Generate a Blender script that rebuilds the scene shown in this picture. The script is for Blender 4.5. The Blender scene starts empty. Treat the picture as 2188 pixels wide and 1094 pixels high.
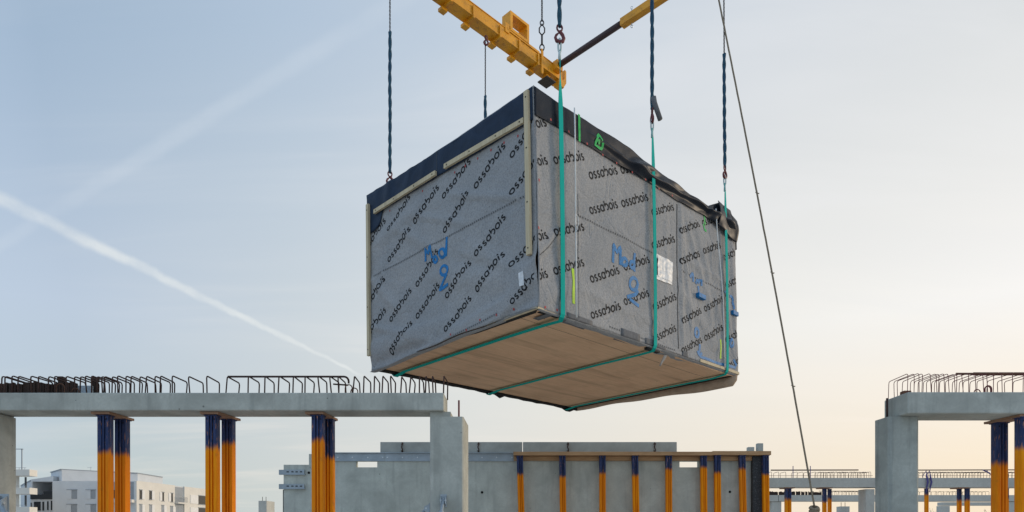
import bpy, bmesh, math, random
from mathutils import Vector, Matrix, noise
R = math.radians
random.seed(7)
sc = bpy.context.scene
COL = sc.collection

# ------------------------------------------------------------------ camera
F, X0, Y0, EYE = 1414.0, 1094.0, 1141.0, 1.6          # focal length and horizon of a 2188 px wide picture
cam = bpy.data.cameras.new('camera')
cam_o = bpy.data.objects.new('camera', cam); COL.objects.link(cam_o)
cam_o.location = (0, 0, EYE); cam_o.rotation_euler = (R(90), 0, 0)
cam.sensor_width = 36.0; cam.lens = 36.0*F/2188.0
cam.shift_x = 0.0; cam.shift_y = (Y0-547.0)/2188.0
cam.clip_start = 0.05; cam.clip_end = 6000
sc.camera = cam_o
sc.view_settings.view_transform = 'Standard'; sc.view_settings.look = 'None'
sc.view_settings.gamma = 1.0; sc.view_settings.use_curve_mapping = False
sc.view_settings.exposure = 0.0

# ------------------------------------------------------------------ sky and sun
SUN_AZ, SUN_EL = 76.0, 12.0
sd = Vector((math.sin(R(SUN_AZ))*math.cos(R(SUN_EL)), math.cos(R(SUN_AZ))*math.cos(R(SUN_EL)), math.sin(R(SUN_EL))))
def pdir(x, y): return Vector((x-X0, F, Y0-y)).normalized()

class NT:
    """small helper for writing node trees"""
    def __init__(s, tree): s.t = tree
    def n(s, typ, **kw):
        nd = s.t.nodes.new(typ)
        for k, v in kw.items():
            if k == 'inp':
                for i, val in v.items():
                    if isinstance(val, bpy.types.NodeSocket): s.t.links.new(val, nd.inputs[i])
                    else: nd.inputs[i].default_value = val
            else: setattr(nd, k, v)
        return nd
    def math(s, op, a, b=0.0, c=0.0, clamp=False):
        nd = s.n('ShaderNodeMath', operation=op, use_clamp=clamp, inp={0: a, 1: b, 2: c}); return nd.outputs[0]
    def vmath(s, op, a, b=(0, 0, 0), out=0):
        nd = s.n('ShaderNodeVectorMath', operation=op, inp={0: a, 1: b}); return nd.outputs['Value' if out else 0]
    def mix(s, f, a, b, blend='MIX'):
        nd = s.n('ShaderNodeMix', data_type='RGBA', blend_type=blend, inp={0: f, 6: a, 7: b}); return nd.outputs[2]
    def ramp(s, f, stops, interp='LINEAR'):
        nd = s.n('ShaderNodeValToRGB', inp={0: f}); cr = nd.color_ramp; cr.interpolation = interp
        while len(cr.elements) < len(stops): cr.elements.new(0.5)
        for e, (p, c) in zip(cr.elements, stops):
            e.position = p; e.color = (c, c, c, 1) if isinstance(c, (int, float)) else (*c, 1)
        return nd.outputs[0]
    def noise(s, vec, scale, detail=3.0, rough=0.55, dist=0.0, out='Fac'):
        nd = s.n('ShaderNodeTexNoise', inp={'Vector': vec, 'Scale': scale, 'Detail': detail, 'Roughness': rough, 'Distortion': dist})
        return nd.outputs[out]
    def mapr(s, v, a, b, c=0.0, d=1.0, smooth=False):
        nd = s.n('ShaderNodeMapRange', inp={0: v, 1: a, 2: b, 3: c, 4: d})
        if smooth: nd.interpolation_type = 'SMOOTHSTEP'
        return nd.outputs[0]
    def scale(s, vec, sx, sy, sz):
        return s.n('ShaderNodeMapping', inp={0: vec, 3: (sx, sy, sz)}).outputs[0]

def v4(c): return (c[0], c[1], c[2], 1.0)

world = bpy.data.worlds.new('World'); sc.world = world; world.use_nodes = True
wt = world.node_tree; wt.nodes.clear(); W_ = NT(wt)
tc = W_.n('ShaderNodeTexCoord').outputs['Generated']
d = W_.vmath('NORMALIZE', tc)
sky = W_.n('ShaderNodeTexSky', sky_type='NISHITA', sun_disc=False, sun_elevation=R(SUN_EL), sun_rotation=R(SUN_AZ),
           air_density=1.2, dust_density=2.0)
sep = W_.n('ShaderNodeSeparateXYZ', inp={0: d}); dz = sep.outputs[2]
sdh = Vector((math.sin(R(58))*math.cos(R(6)), math.cos(R(58))*math.cos(R(6)), math.sin(R(6))))
s_ = W_.mapr(W_.vmath('DOT_PRODUCT', d, tuple(sdh), 1), -1.0, 1.0)
LOW = [(0, (.60, .78, .92)), (.42, (.52, .62, .70)), (.5, (.508, .591, .597)), (.625, (.63, .662, .642)), (.75, (.752, .738, .687)), (.875, (.857, .772, .647)), (1, (.989, .813, .587))]
MID = [(0, (.56, .75, .96)), (.42, (.51, .62, .76)), (.5, (.507, .60, .722)), (.625, (.606, .669, .714)), (.75, (.744, .769, .76)), (.875, (.873, .859, .812)), (1, (.984, .962, .939))]
HIGH = [(0, (.50, .70, .98)), (.42, (.36, .50, .70)), (.5, (.31, .435, .589)), (.625, (.445, .554, .688)), (.75, (.568, .648, .74)), (.875, (.665, .705, .751)), (1, (.703, .714, .699))]
low, mid, high = W_.ramp(s_, LOW), W_.ramp(s_, MID), W_.ramp(s_, HIGH)
veil = W_.mix(W_.mapr(dz, .28, .6), W_.mix(W_.mapr(dz, .06, .28), low, mid), high)
# cirrus streaks: noise on a flat layer overhead, drawn out along one direction
pl = W_.vmath('DIVIDE', d, W_.n('ShaderNodeCombineXYZ', inp={0: W_.math('ADD', W_.math('MAXIMUM', dz, 0.0), .12),
     1: W_.math('ADD', W_.math('MAXIMUM', dz, 0.0), .12), 2: 1.0}).outputs[0])
st1 = W_.n('ShaderNodeMapping', inp={0: pl, 2: (0, 0, R(28)), 3: (.28, 1.1, 0.0)}).outputs[0]
cl = W_.noise(st1, 2.2, 5.0, .55, .6)
cl2 = W_.noise(pl, .7, 3.0, .5, .3)
cf = W_.math('MULTIPLY', W_.mapr(cl, .42, .78, smooth=True), W_.mapr(cl2, .35, .7, smooth=True))
veil = W_.mix(W_.math('MULTIPLY', cf, .50), veil, W_.mix(W_.mapr(dz, .05, .42), (1.0, .89, .77, 1), (.84, .85, .87, 1)))
veil = W_.mix(W_.math('MULTIPLY', W_.math('MULTIPLY', W_.mapr(cl, .62, .3, smooth=True), W_.mapr(dz, .10, .30)), .13), veil, W_.mix(.5, veil, (.50, .58, .70, 1)))
# two condensation trails far above: great circles through two directions
def trail(p1, p2, w0, w1, amp, broken, fade, col):
    global veil
    a, b = pdir(*p1), pdir(*p2)
    nrm = a.cross(b).normalized(); t = (b - a*a.dot(b)).normalized(); L = math.acos(a.dot(b))
    dist = W_.vmath('DOT_PRODUCT', d, tuple(nrm), 1)
    wob = W_.math('MULTIPLY', W_.math('SUBTRACT', W_.noise(d, 22.0, 3.0), .5), .012)
    dist = W_.math('ABSOLUTE', W_.math('ADD', dist, wob))
    al = W_.math('DIVIDE', W_.math('ARCTAN2', W_.vmath('DOT_PRODUCT', d, tuple(t), 1), W_.vmath('DOT_PRODUCT', d, tuple(a), 1)), L)
    wid = W_.mapr(al, 0.0, 1.0, w0, w1)
    m = W_.mapr(W_.math('DIVIDE', dist, wid), 1.0, 0.15, smooth=True)
    m = W_.math('MULTIPLY', m, W_.mapr(al, fade[0], fade[1], smooth=True))
    m = W_.math('MULTIPLY', m, W_.mapr(al, fade[3], fade[2], smooth=True))
    m = W_.math('MULTIPLY', m, W_.mapr(W_.noise(d, broken, 4.0, .6), .3, .62, .35, 1.0))
    veil = W_.mix(W_.math('MULTIPLY', m, amp), veil, v4(col))
trail((0, 424), (770, 800), .0115, .0030, .62, 18.0, (-1.2, -.3, .93, 1.05), (.83, .86, .85))
trail((0, 522), (870, -10), .010, .015, .16, 9.0, (-.2, .1, .7, 1.6), (.80, .85, .90))
fin = W_.mix(.96, sky.outputs[0], W_.vmath('SCALE', veil))
fin.node.inputs[7].links[0].from_node.inputs['Scale'].default_value = 10.3
bg = W_.n('ShaderNodeBackground', inp={0: fin, 1: 0.1})
wo = W_.n('ShaderNodeOutputWorld'); wt.links.new(bg.outputs[0], wo.inputs[0])
world.cycles.sampling_method = 'MANUAL'; world.cycles.sample_map_resolution = 512

sun = bpy.data.lights.new('sun', 'SUN'); sun.energy = 1.5; sun.angle = R(14); sun.color = (1.0, .80, .58)
sun_o = bpy.data.objects.new('sun', sun); COL.objects.link(sun_o)
sun_o.rotation_euler = (-sd).to_track_quat('-Z', 'Y').to_euler(); sun_o.location = (30, 20, 30)

# ------------------------------------------------------------------ geometry helpers
def at(x, y, Y):
    """the point at depth Y seen at picture place x, y"""
    return Vector(((x-X0)*Y/F, Y, EYE+(Y0-y)*Y/F))
def hit(x, y, p, n):
    dr = Vector((x-X0, F, Y0-y)); o = Vector((0, 0, EYE))
    return o + dr*((Vector(p)-o).dot(n)/dr.dot(n))

class MB:
    def __init__(s): s.v, s.f = [], []
    def add(s, vs, fs):
        k = len(s.v); s.v += [Vector(p) for p in vs]; s.f += [tuple(i+k for i in f) for f in fs]; return s
    def box(s, a, b, bev=0.0):
        x0, x1 = sorted((a[0], b[0])); y0, y1 = sorted((a[1], b[1])); z0, z1 = sorted((a[2], b[2]))
        if bev <= 0:
            return s.add([(x0,y0,z0),(x1,y0,z0),(x1,y1,z0),(x0,y1,z0),(x0,y0,z1),(x1,y0,z1),(x1,y1,z1),(x0,y1,z1)],
                  [(0,3,2,1),(4,5,6,7),(0,1,5,4),(1,2,6,5),(2,3,7,6),(3,0,4,7)])
        bm = bmesh.new(); bmesh.ops.create_cube(bm, size=1)
        for v in bm.verts:
            v.co = Vector(((x0+x1)/2+v.co.x*(x1-x0), (y0+y1)/2+v.co.y*(y1-y0), (z0+z1)/2+v.co.z*(z1-z0)))
        bmesh.ops.bevel(bm, geom=bm.edges[:], offset=bev, segments=1, affect='EDGES', profile=.5)
        bm.verts.index_update(); s.add([v.co.copy() for v in bm.verts], [[v.index for v in f.verts] for f in bm.faces]); bm.free(); return s
    def hexa(s, bot, top):
        """bottom and top rings with the same count of points"""
        n = len(bot)
        return s.add(list(bot)+list(top), [tuple(range(n-1, -1, -1)), tuple(range(n, 2*n))]+[(i, (i+1) % n, n+(i+1) % n, n+i) for i in range(n)])
    def tube(s, pts, r, n=6, closed=False, caps=True):
        pts = [Vector(p) for p in pts]; m = len(pts)
        rr = r if isinstance(r, (list, tuple)) else [r]*m
        vs, up = [], None
        for i, p in enumerate(pts):
            if closed: t = pts[(i+1) % m]-pts[i-1]
            else: t = pts[min(i+1, m-1)]-pts[max(i-1, 0)]
            t = t.normalized() if t.length > 1e-9 else Vector((0, 0, 1))
            if up is None:
                up = Vector((0, 0, 1)) if abs(t.z) < .9 else Vector((1, 0, 0))
            up = (up-t*up.dot(t)); up = up.normalized() if up.length > 1e-6 else t.orthogonal().normalized()
            b = t.cross(up)
            for k in range(n):
                a = 2*math.pi*k/n; vs.append(p+(up*math.cos(a)+b*math.sin(a))*rr[i])
        fs = []
        for i in range(m if closed else m-1):
            j = (i+1) % m
            for k in range(n): fs.append((i*n+k, i*n+(k+1) % n, j*n+(k+1) % n, j*n+k))
        if caps and not closed: fs += [tuple(range(n-1, -1, -1)), tuple((m-1)*n+k for k in range(n))]
        return s.add(vs, fs)
    def grid(s, fn, nu, nv):
        return s.add([fn(i/nu, j/nv) for j in range(nv+1) for i in range(nu+1)],
                     [(j*(nu+1)+i, j*(nu+1)+i+1, (j+1)*(nu+1)+i+1, (j+1)*(nu+1)+i) for j in range(nv) for i in range(nu)])
    def slab(s, fn, nu, nv, th):
        """grid with a thickness: fn(a, b, off)"""
        k = len(s.v); n = (nu+1)*(nv+1)
        s.grid(lambda a, b: fn(a, b, th), nu, nv)
        s.add([fn(i/nu, j/nv, 0) for j in range(nv+1) for i in range(nu+1)],
              [(j*(nu+1)+i, (j+1)*(nu+1)+i, (j+1)*(nu+1)+i+1, j*(nu+1)+i+1) for j in range(nv) for i in range(nu)])
        rim = [i for i in range(nu+1)]+[j*(nu+1)+nu for j in range(1, nv+1)]+[nv*(nu+1)+i for i in range(nu-1, -1, -1)]+[j*(nu+1) for j in range(nv-1, 0, -1)]
        m = len(rim)
        s.f += [(k+rim[(i+1) % m], k+rim[i], k+n+rim[i], k+n+rim[(i+1) % m]) for i in range(m)]
        return s
    def build(s, name, mat, parent=None, base=None, smooth=False, local=False, fix=True, weld=False):
        root = parent
        while root is not None and root.parent is not None: root = root.parent
        off = Vector((0, 0, 0))
        if not local:
            if root is not None: off = root.location
            elif base is not None: off = Vector(base)
        me = bpy.data.meshes.new(name)
        me.from_pydata([tuple(p-off) for p in s.v], [], s.f); me.validate()
        if weld:
            bm = bmesh.new(); bm.from_mesh(me); bmesh.ops.remove_doubles(bm, verts=bm.verts[:], dist=1e-4); bm.to_mesh(me); bm.free()
        if fix:
            bm = bmesh.new(); bm.from_mesh(me); bmesh.ops.recalc_face_normals(bm, faces=bm.faces[:]); bm.to_mesh(me); bm.free()
        if smooth:
            for p in me.polygons: p.use_smooth = True
        me.materials.append(mat)
        o = bpy.data.objects.new(name, me); COL.objects.link(o)
        if parent is not None: o.parent = parent
        elif base is not None: o.location = base
        return o

def tag(o, label=None, cat=None, group=None, kind=None):
    if label: o['label'] = label
    if cat: o['category'] = cat
    if group: o['group'] = group
    if kind: o['kind'] = kind
    return o
def thing(name, loc, label, cat, group=None):
    o = bpy.data.objects.new(name, None); COL.objects.link(o); o.location = loc
    o.empty_display_size = .2
    return tag(o, label, cat, group)
def copy_tree(o, parent=None):
    c = o.copy(); COL.objects.link(c)
    if parent is not None: c.parent = parent
    for ch in list(o.children): copy_tree(ch, c)
    return c

# ------------------------------------------------------------------ materials
def mat(name, rough=.7, metal=0.0, spec=.5):
    m = bpy.data.materials.new(name); m.use_nodes = True; t = m.node_tree
    b = t.nodes['Principled BSDF']; b.inputs['Roughness'].default_value = rough
    b.inputs['Metallic'].default_value = metal; b.inputs['Specular IOR Level'].default_value = spec
    return m, NT(t), b
def oc(N): return N.n('ShaderNodeTexCoord').outputs['Object']
def bump(N, b, h, strength, dist=.01):
    nd = N.n('ShaderNodeBump', inp={'Strength': strength, 'Distance': dist, 'Height': h}); N.t.links.new(nd.outputs[0], b.inputs['Normal'])
def setc(N, b, c): N.t.links.new(c, b.inputs['Base Color'])

def concrete(name, col, grain=1.0, streak=.12, pores=True, stain=.25):
    m, N, b = mat(name, .88, 0, .25); o = oc(N)
    rnd = N.n('ShaderNodeObjectInfo').outputs['Random']
    o = N.vmath('ADD', o, N.n('ShaderNodeCombineXYZ', inp={0: N.math('MULTIPLY', rnd, 31.0), 1: 0.0, 2: N.math('MULTIPLY', rnd, 7.0)}).outputs[0])
    big = N.noise(o, 1.6, 6, .62, .4); fine = N.noise(o, 26*grain, 5, .65)
    c = N.mix(N.mapr(big, .3, .72), v4([x*(1-stain) for x in col]), v4([min(1, x*(1+stain*.55)) for x in col]))
    c = N.mix(N.math('MULTIPLY', N.mapr(fine, .35, .7), .45), c, v4([x*.72 for x in col]))
    stv = N.noise(N.scale(o, 5, 5, .35), 1.6, 4, .6)
    c = N.mix(N.math('MULTIPLY', N.mapr(stv, .5, .72, smooth=True), streak), c, v4((col[0]*.45, col[1]*.46, col[2]*.47)))
    if pores:
        vo = N.n('ShaderNodeTexVoronoi', inp={'Vector': o, 'Scale': 6.0, 'Randomness': 1.0})
        size = N.math('MULTIPLY', N.n('ShaderNodeSeparateXYZ', inp={0: vo.outputs['Color']}).outputs[0], .19)
        pm = N.math('LESS_THAN', vo.outputs['Distance'], N.math('SUBTRACT', size, .10))
        c = N.mix(N.math('MULTIPLY', pm, .75), c, v4([x*.25 for x in col]))
    setc(N, b, c); bump(N, b, N.math('ADD', fine, N.math('MULTIPLY', big, .8)), .35, .006)
    return m
M_conc = concrete('precast_concrete', (.485, .505, .465), streak=.34, stain=.36)
M_conc_col = concrete('stained_column_concrete', (.40, .425, .395), streak=.5, stain=.42)
M_conc_wall = concrete('wall_concrete', (.565, .60, .55), .8, .30, True, .30)
M_conc_rough = concrete('granular_concrete', (.48, .50, .47), 2.2, .05, True, .3)
M_conc_far = concrete('far_concrete', (.52, .52, .48), .6, .1, False, .15)

def steel(name, col, rough=.5, metal=.0, rust=None, amt=.5, scale=14.0):
    m, N, b = mat(name, rough, metal, .4); o = oc(N)
    n1 = N.noise(o, scale, 5, .65); n2 = N.noise(o, 2.6, 3, .5)
    c = N.mix(N.mapr(n2, .3, .7), v4([x*.82 for x in col]), v4([min(1, x*1.12) for x in col]))
    if rust: c = N.mix(N.math('MULTIPLY', N.mapr(n1, .52, .68, smooth=True), amt), c, v4(rust))
    setc(N, b, c); bump(N, b, n1, .15, .003); return m
M_galv = steel('galvanised_steel', (.36, .42, .47), .45, .35, (.5, .55, .58), .4, 40)
M_rebar = steel('rusty_rebar', (.055, .030, .026), .85, 0, (.13, .055, .03), .7, 60)
M_rebar_red = steel('red_brown_rebar', (.19, .05, .055), .85, 0, (.20, .075, .05), .6, 60)
M_rust = steel('rusted_sheet', (.045, .028, .022), .9, 0, (.12, .05, .025), .7, 16)
M_rustpipe = steel('rusted_pipe', (.16, .075, .045), .85, 0, (.24, .12, .07), .6, 30)
M_yellow = steel('yellow_lifting_paint', (.80, .36, .014), .45, 0, (.26, .12, .03), .5, 9)
M_black_pipe = steel('black_painted_pipe', (.065, .042, .044), .6, 0, (.09, .05, .05), .6, 10)
M_darkplate = steel('dark_steel_plate', (.06, .05, .04), .7, 0, (.12, .09, .06), .5, 20)
M_chain = steel('dark_chain_steel', (.035, .035, .038), .5, .3, (.10, .06, .045), .5, 50)
M_hook = steel('dark_red_hook_paint', (.16, .035, .04), .5, 0, (.06, .03, .03), .7, 30)
M_bolt = steel('bright_bolt', (.62, .66, .68), .35, .6)
M_black = steel('black_coated_board', (.022, .025, .03), .6, 0, (.30, .31, .32), .35, 26)

def plain(name, col, rough=.7, spec=.3, var=.15, scale=8.0, metal=0.0):
    m, N, b = mat(name, rough, metal, spec); n1 = N.noise(oc(N), scale, 4, .6)
    setc(N, b, N.mix(N.mapr(n1, .3, .7), v4([x*(1-var) for x in col]), v4([min(1, x*(1+var)) for x in col]))); bump(N, b, n1, .1, .003); return m
M_ink = plain('printed_black_ink', (.013, .014, .016), .8)
M_hole = plain('dark_hole', (.012, .012, .013), .9)
M_spray_blue = plain('blue_spray_paint', (.008, .165, .42), .6, .3, .35, 30)
M_spray_green = plain('green_spray_paint', (.02, .42, .10), .6, .3, .25, 30)
M_lime = plain('lime_marker_tape', (.38, .62, .03), .6)
M_white_paper = plain('white_plastic_sheet', (.66, .68, .70), .45, .5, .18, 14)
M_cord = plain('white_cord', (.72, .74, .74), .7)
M_staple = plain('red_staple', (.42, .06, .06), .6)
M_tape = plain('grey_adhesive_tape', (.16, .165, .175), .9, .1, .15, 20)
M_hem = plain('brown_hem', (.43, .33, .245), .9, .2, .15, 5)  # browner than the membrane it belongs to
M_seam = plain('dark_seam', (.06, .063, .068), .8)
M_seal = plain('black_rubber_seal', (.016, .016, .017), .75)
M_purple = plain('violet_lashing_web', (.10, .085, .24), .8)
M_ropebrown = plain('brown_rope', (.24, .195, .14), .9, .2, .35, 60)

def webbing():
    m, N, b = mat('green_polyester_webbing', .8, 0, .15); o = oc(N)
    n1 = N.noise(o, 120, 2); n2 = N.noise(o, 1.5, 3)
    setc(N, b, N.mix(N.mapr(n2, .3, .7), (.0, .345, .295, 1), (.001, .42, .365, 1))); bump(N, b, n1, .3, .002); return m
M_web = webbing()
M_eye = plain('pale_sling_eye', (.50, .60, .60), .7, .3, .15, 20)
def bluerope():
    m, N, b = mat('blue_braided_sleeve', .8, 0, .25); o = oc(N)
    n1 = N.noise(o, 45, 3); n2 = N.noise(o, 1.2, 3)
    c = N.mix(N.mapr(n2, .35, .65), (.022, .075, .14, 1), (.03, .10, .15, 1)); c = N.mix(N.mapr(n1, .45, .75), c, (.012, .03, .045, 1))
    setc(N, b, c); bump(N, b, n1, .4, .004); return m
M_blue_rope = bluerope()

def membrane():
    m, N, b = mat('grey_fleece_membrane', .92, 0, .18); o = oc(N)
    big = N.noise(o, 1.1, 5, .6, .5); f = N.noise(o, 42, 4, .75); f2 = N.noise(N.scale(o, 1, 1, 4), 90, 2, .6)
    c = N.mix(N.mapr(big, .3, .7), (.305, .317, .333, 1), (.40, .402, .408, 1))
    c = N.mix(N.math('MULTIPLY', N.mapr(f, .40, .66), .62), c, (.15, .157, .168, 1))
    c = N.mix(N.math('MULTIPLY', N.mapr(f2, .5, .72), .40), c, (.50, .51, .52, 1))
    vo = N.n('ShaderNodeTexVoronoi', inp={'Vector': o, 'Scale': 16.0, 'Randomness': 1.0})
    sz = N.math('MULTIPLY', N.n('ShaderNodeSeparateXYZ', inp={0: vo.outputs['Color']}).outputs[1], .20)
    pm = N.math('LESS_THAN', vo.outputs['Distance'], N.math('SUBTRACT', sz, .075))
    c = N.mix(N.math('MULTIPLY', pm, .65), c, (.05, .05, .055, 1))
    cr = N.math('ABSOLUTE', N.math('SUBTRACT', N.noise(o, 1.7, 3, .5, 1.2), .5)); cr2 = N.math('ABSOLUTE', N.math('SUBTRACT', N.noise(N.scale(o, 1, 1, .35), 4.0, 3, .5, .8), .5))
    hgt = N.math('ADD', N.math('MULTIPLY', N.mapr(cr, 0, .07, smooth=True), 1.1), N.math('MULTIPLY', N.mapr(cr2, 0, .09, smooth=True), .35))
    setc(N, b, c); bump(N, b, N.math('ADD', hgt, N.math('ADD', N.math('MULTIPLY', f, .5), N.math('MULTIPLY', N.noise(o, 7, 4, .6), 1.6))), .5, .010); return m
M_mem = membrane()
def stitch_mat():
    m, N, b = mat('perforated_seam', .92, 0, .18); u = N.n('ShaderNodeUVMap', uv_map='run').outputs[0]; sp = N.n('ShaderNodeSeparateXYZ', inp={0: u})
    f = N.math('MULTIPLY', N.math('LESS_THAN', N.math('FRACT', sp.outputs[0]), .3), N.math('LESS_THAN', N.math('ABSOLUTE', N.math('SUBTRACT', sp.outputs[1], .5)), .42))
    setc(N, b, N.mix(f, (.255, .262, .272, 1), (.05, .052, .056, 1))); return m
M_stitch = stitch_mat()
def tarp(name, col, rough, bs):
    m, N, b = mat(name, rough, 0, .16); o = oc(N)
    n1 = N.noise(o, 3.0, 4, .55, .6); n2 = N.noise(o, 30, 3)
    setc(N, b, N.mix(N.mapr(n1, .3, .7), v4([x*.8 for x in col]), v4([x*1.25 for x in col])))
    bump(N, b, N.math('ADD', n1, N.math('MULTIPLY', n2, .06)), bs, .03); return m
M_tarp = tarp('black_plastic_tarp', (.011, .016, .026), .44, .18)
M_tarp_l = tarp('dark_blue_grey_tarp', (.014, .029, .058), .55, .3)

def wood(name, c1, c2, axis, knots=True, bs=.15):
    m, N, b = mat(name, .75, 0, .25); o = oc(N)
    sx = [9, 9, 9]; sx[axis] = .8
    g = N.noise(N.scale(o, *sx), 2.2, 6, .65, 1.6); g2 = N.noise(N.scale(o, *[x*.32 if i != axis else .16 for i, x in enumerate(sx)]), 1.3, 5, .65, 1.0)
    c = N.mix(N.mapr(g, .3, .7), v4(c1), v4(c2)); c = N.mix(N.math('MULTIPLY', N.mapr(g2, .5, .66, smooth=True), .45), c, v4([x*.50 for x in c1]))
    c = N.mix(N.math('MULTIPLY', N.mapr(N.noise(o, .9, 5, .6), .45, .68, smooth=True), .35), c, v4([x*.62 for x in c1]))
    if knots:
        vo = N.n('ShaderNodeTexVoronoi', inp={'Vector': o, 'Scale': 5.0}); sz = N.math('MULTIPLY', N.n('ShaderNodeSeparateXYZ', inp={0: vo.outputs['Color']}).outputs[0], .10)
        c = N.mix(N.math('MULTIPLY', N.math('LESS_THAN', vo.outputs['Distance'], N.math('SUBTRACT', sz, .035)), .8), c, v4([x*.2 for x in c1]))
    setc(N, b, c); bump(N, b, g, bs, .004); return m
M_floorwood = wood('laminated_floor_wood', (.66, .42, .255), (.80, .54, .345), 0)
M_batten = wood('pale_batten_wood', (.52, .43, .28), (.64, .55, .38), 2)
M_plank = wood('formwork_plank_wood', (.40, .235, .12), (.56, .36, .20), 0)
M_packer = wood('red_brown_packer_wood', (.30, .17, .11), (.42, .26, .17), 1)

def prop_mat():
    """orange post whose head was sprayed blue down to the height stored on the object"""
    m, N, b = mat('orange_blue_prop_paint', .6, 0, .15); o = oc(N)
    rnd = N.n('ShaderNodeObjectInfo').outputs['Random']
    pz = N.n('ShaderNodeAttribute', attribute_type='OBJECT', attribute_name='paint_z').outputs['Fac']
    wz = N.n('ShaderNodeSeparateXYZ', inp={0: N.n('ShaderNodeNewGeometry').outputs['Position']}).outputs[2]
    o2 = N.vmath('ADD', o, N.n('ShaderNodeCombineXYZ', inp={0: N.math('MULTIPLY', rnd, 50.0), 1: 0.0, 2: N.math('MULTIPLY', rnd, 20.0)}).outputs[0])
    edge = N.noise(N.scale(o2, 14, 14, 2.0), 1.0, 4, .6)
    wz = N.math('ADD', wz, N.math('MULTIPLY', N.math('SUBTRACT', edge, .5), .22))
    f = N.mapr(N.math('SUBTRACT', wz, pz), -.07, .05, smooth=True)
    n1 = N.noise(N.scale(o2, 30, 30, 3.0), 1.0, 4, .6)
    org = N.mix(N.mapr(n1, .3, .7), (.82, .215, .003, 1), (.97, .355, .004, 1))
    org = N.mix(N.math('MULTIPLY', N.math('GREATER_THAN', rnd, .6), .35), org, (.70, .18, .010, 1))
    blue = N.mix(N.mapr(n1, .35, .7), (.018, .032, .09, 1), (.052, .076, .18, 1))
    ch = N.noise(N.scale(o2, 55, 55, 7.0), 1.0, 3, .6)
    blue = N.mix(N.math('MULTIPLY', N.mapr(ch, .60, .68), .8), blue, (.55, .25, .10, 1))
    c = N.mix(f, org, blue)
    c = N.mix(N.math('MULTIPLY', N.mapr(N.noise(o2, 5, 5, .65), .60, .75, smooth=True), .30), c, (.14, .085, .05, 1))
    setc(N, b, c); return m
M_prop = prop_mat()

def ground_mat():
    m, N, b = mat('pale_site_ground', .95, 0, .15); o = oc(N)
    n1 = N.noise(o, .22, 6, .6); n2 = N.noise(o, 6, 5, .65)
    c = N.mix(N.mapr(n1, .3, .7), (.50, .465, .41, 1), (.60, .565, .51, 1)); c = N.mix(N.math('MULTIPLY', N.mapr(n2, .4, .7), .35), c, (.38, .33, .27, 1))
    setc(N, b, c); bump(N, b, n2, .4, .02); return m
M_ground = ground_mat()
M_wht = plain('white_render_shaded', (.60, .63, .655), .9, .2, .05, .6)  # white walls with their bluish shade mixed into the colour
M_wht_lit = plain('white_render_lit', (.70, .68, .63), .9, .2, .05, .6)  # same white walls, warm sunlight mixed into the colour
M_shut = plain('grey_shutter', (.30, .33, .36), .7, .3, .08, 2)
M_shutw = plain('white_shutter', (.76, .76, .75), .7, .3, .06, 2)
M_glass = plain('dark_window_glass', (.02, .024, .03), .15, .6, .2, 2)
M_rail = plain('dark_railing', (.03, .035, .04), .6)
M_railg = plain('grey_railing', (.40, .42, .43), .6)
M_bark = plain('bare_tree_bark', (.10, .075, .06), .9, .2, .3, 6)

# ------------------------------------------------------------------ ground
g = MB(); g.add([(-900, -300, 0), (900, -300, 0), (900, 1500, 0), (-900, 1500, 0)], [(0, 1, 2, 3)])
tag(g.build('ground', M_ground, None, (0, 0, 0)), kind='structure')

# ------------------------------------------------------------------ the hanging module
MT = Vector((.3464, 8.9011, 3.0349+EYE)); MA, MBt, MC = .7816, -.0219, -.0042
ML, MW, MH = 5.70, 4.015, 3.0
mod = thing('building_module', MT, 'large timber building module wrapped in grey printed membrane, hanging in green slings', 'building module')
mod.rotation_euler = (MBt, MC, MA)
RM = (Matrix.Rotation(MA, 3, 'Z') @ Matrix.Rotation(MC, 3, 'Y') @ Matrix.Rotation(MBt, 3, 'X'))
RI = RM.transposed()
def loc2w(p): return MT + RM @ Vector(p)
def onL(x, y):  # point of the left face (u = 0): (w, h)
    q = RI @ (hit(x, y, MT, RM @ Vector((1, 0, 0)))-MT); return q.y, q.z
def onR(x, y):  # point of the right face (w = 0): (u, h)
    q = RI @ (hit(x, y, MT, RM @ Vector((0, 1, 0)))-MT); return q.x, q.z
def onB(x, y):  # underside: (u, w)
    q = RI @ (hit(x, y, MT, RM @ Vector((0, 0, 1)))-MT); return q.x, q.y

def seg_d(p, a, b):
    ax, ay = a; bx, by = b; dx, dy = bx-ax, by-ay; t = ((p[0]-ax)*dx+(p[1]-ay)*dy)/(dx*dx+dy*dy)
    tc_ = max(0, min(1, t)); return math.hypot(p[0]-ax-dx*tc_, p[1]-ay-dy*tc_), tc_
CRL = [(onL(1040, 695), onL(1142, 600), .030, .055), (onL(960, 722), onL(1090, 640), .022, .05), (onL(1030, 715), onL(1140, 640), -.02, .06),
       (onL(965, 418), onL(1110, 424), .014, .05), (onL(850, 488), onL(950, 545), .014, .07), (onL(800, 700), onL(935, 728), .016, .05),
       (onL(800, 600), onL(850, 660), .014, .06), (onL(1000, 520), onL(1080, 560), .012, .07), (onL(880, 460), onL(1000, 480), .01, .05),
       (onL(800, 775), onL(1000, 705), -.02, .06), (onL(990, 540), onL(1120, 580), .012, .06), (onL(820, 560), onL(830, 660), .012, .05)]
CRL += [(onL(900, 752), onL(1110, 655), .035, .12), (onL(1060, 690), onL(1146, 560), .028, .10), (onL(800, 745), onL(960, 690), .022, .12), (onL(940, 590), onL(1110, 600), .018, .16), (onL(810, 520), onL(900, 440), .014, .12)]
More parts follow.
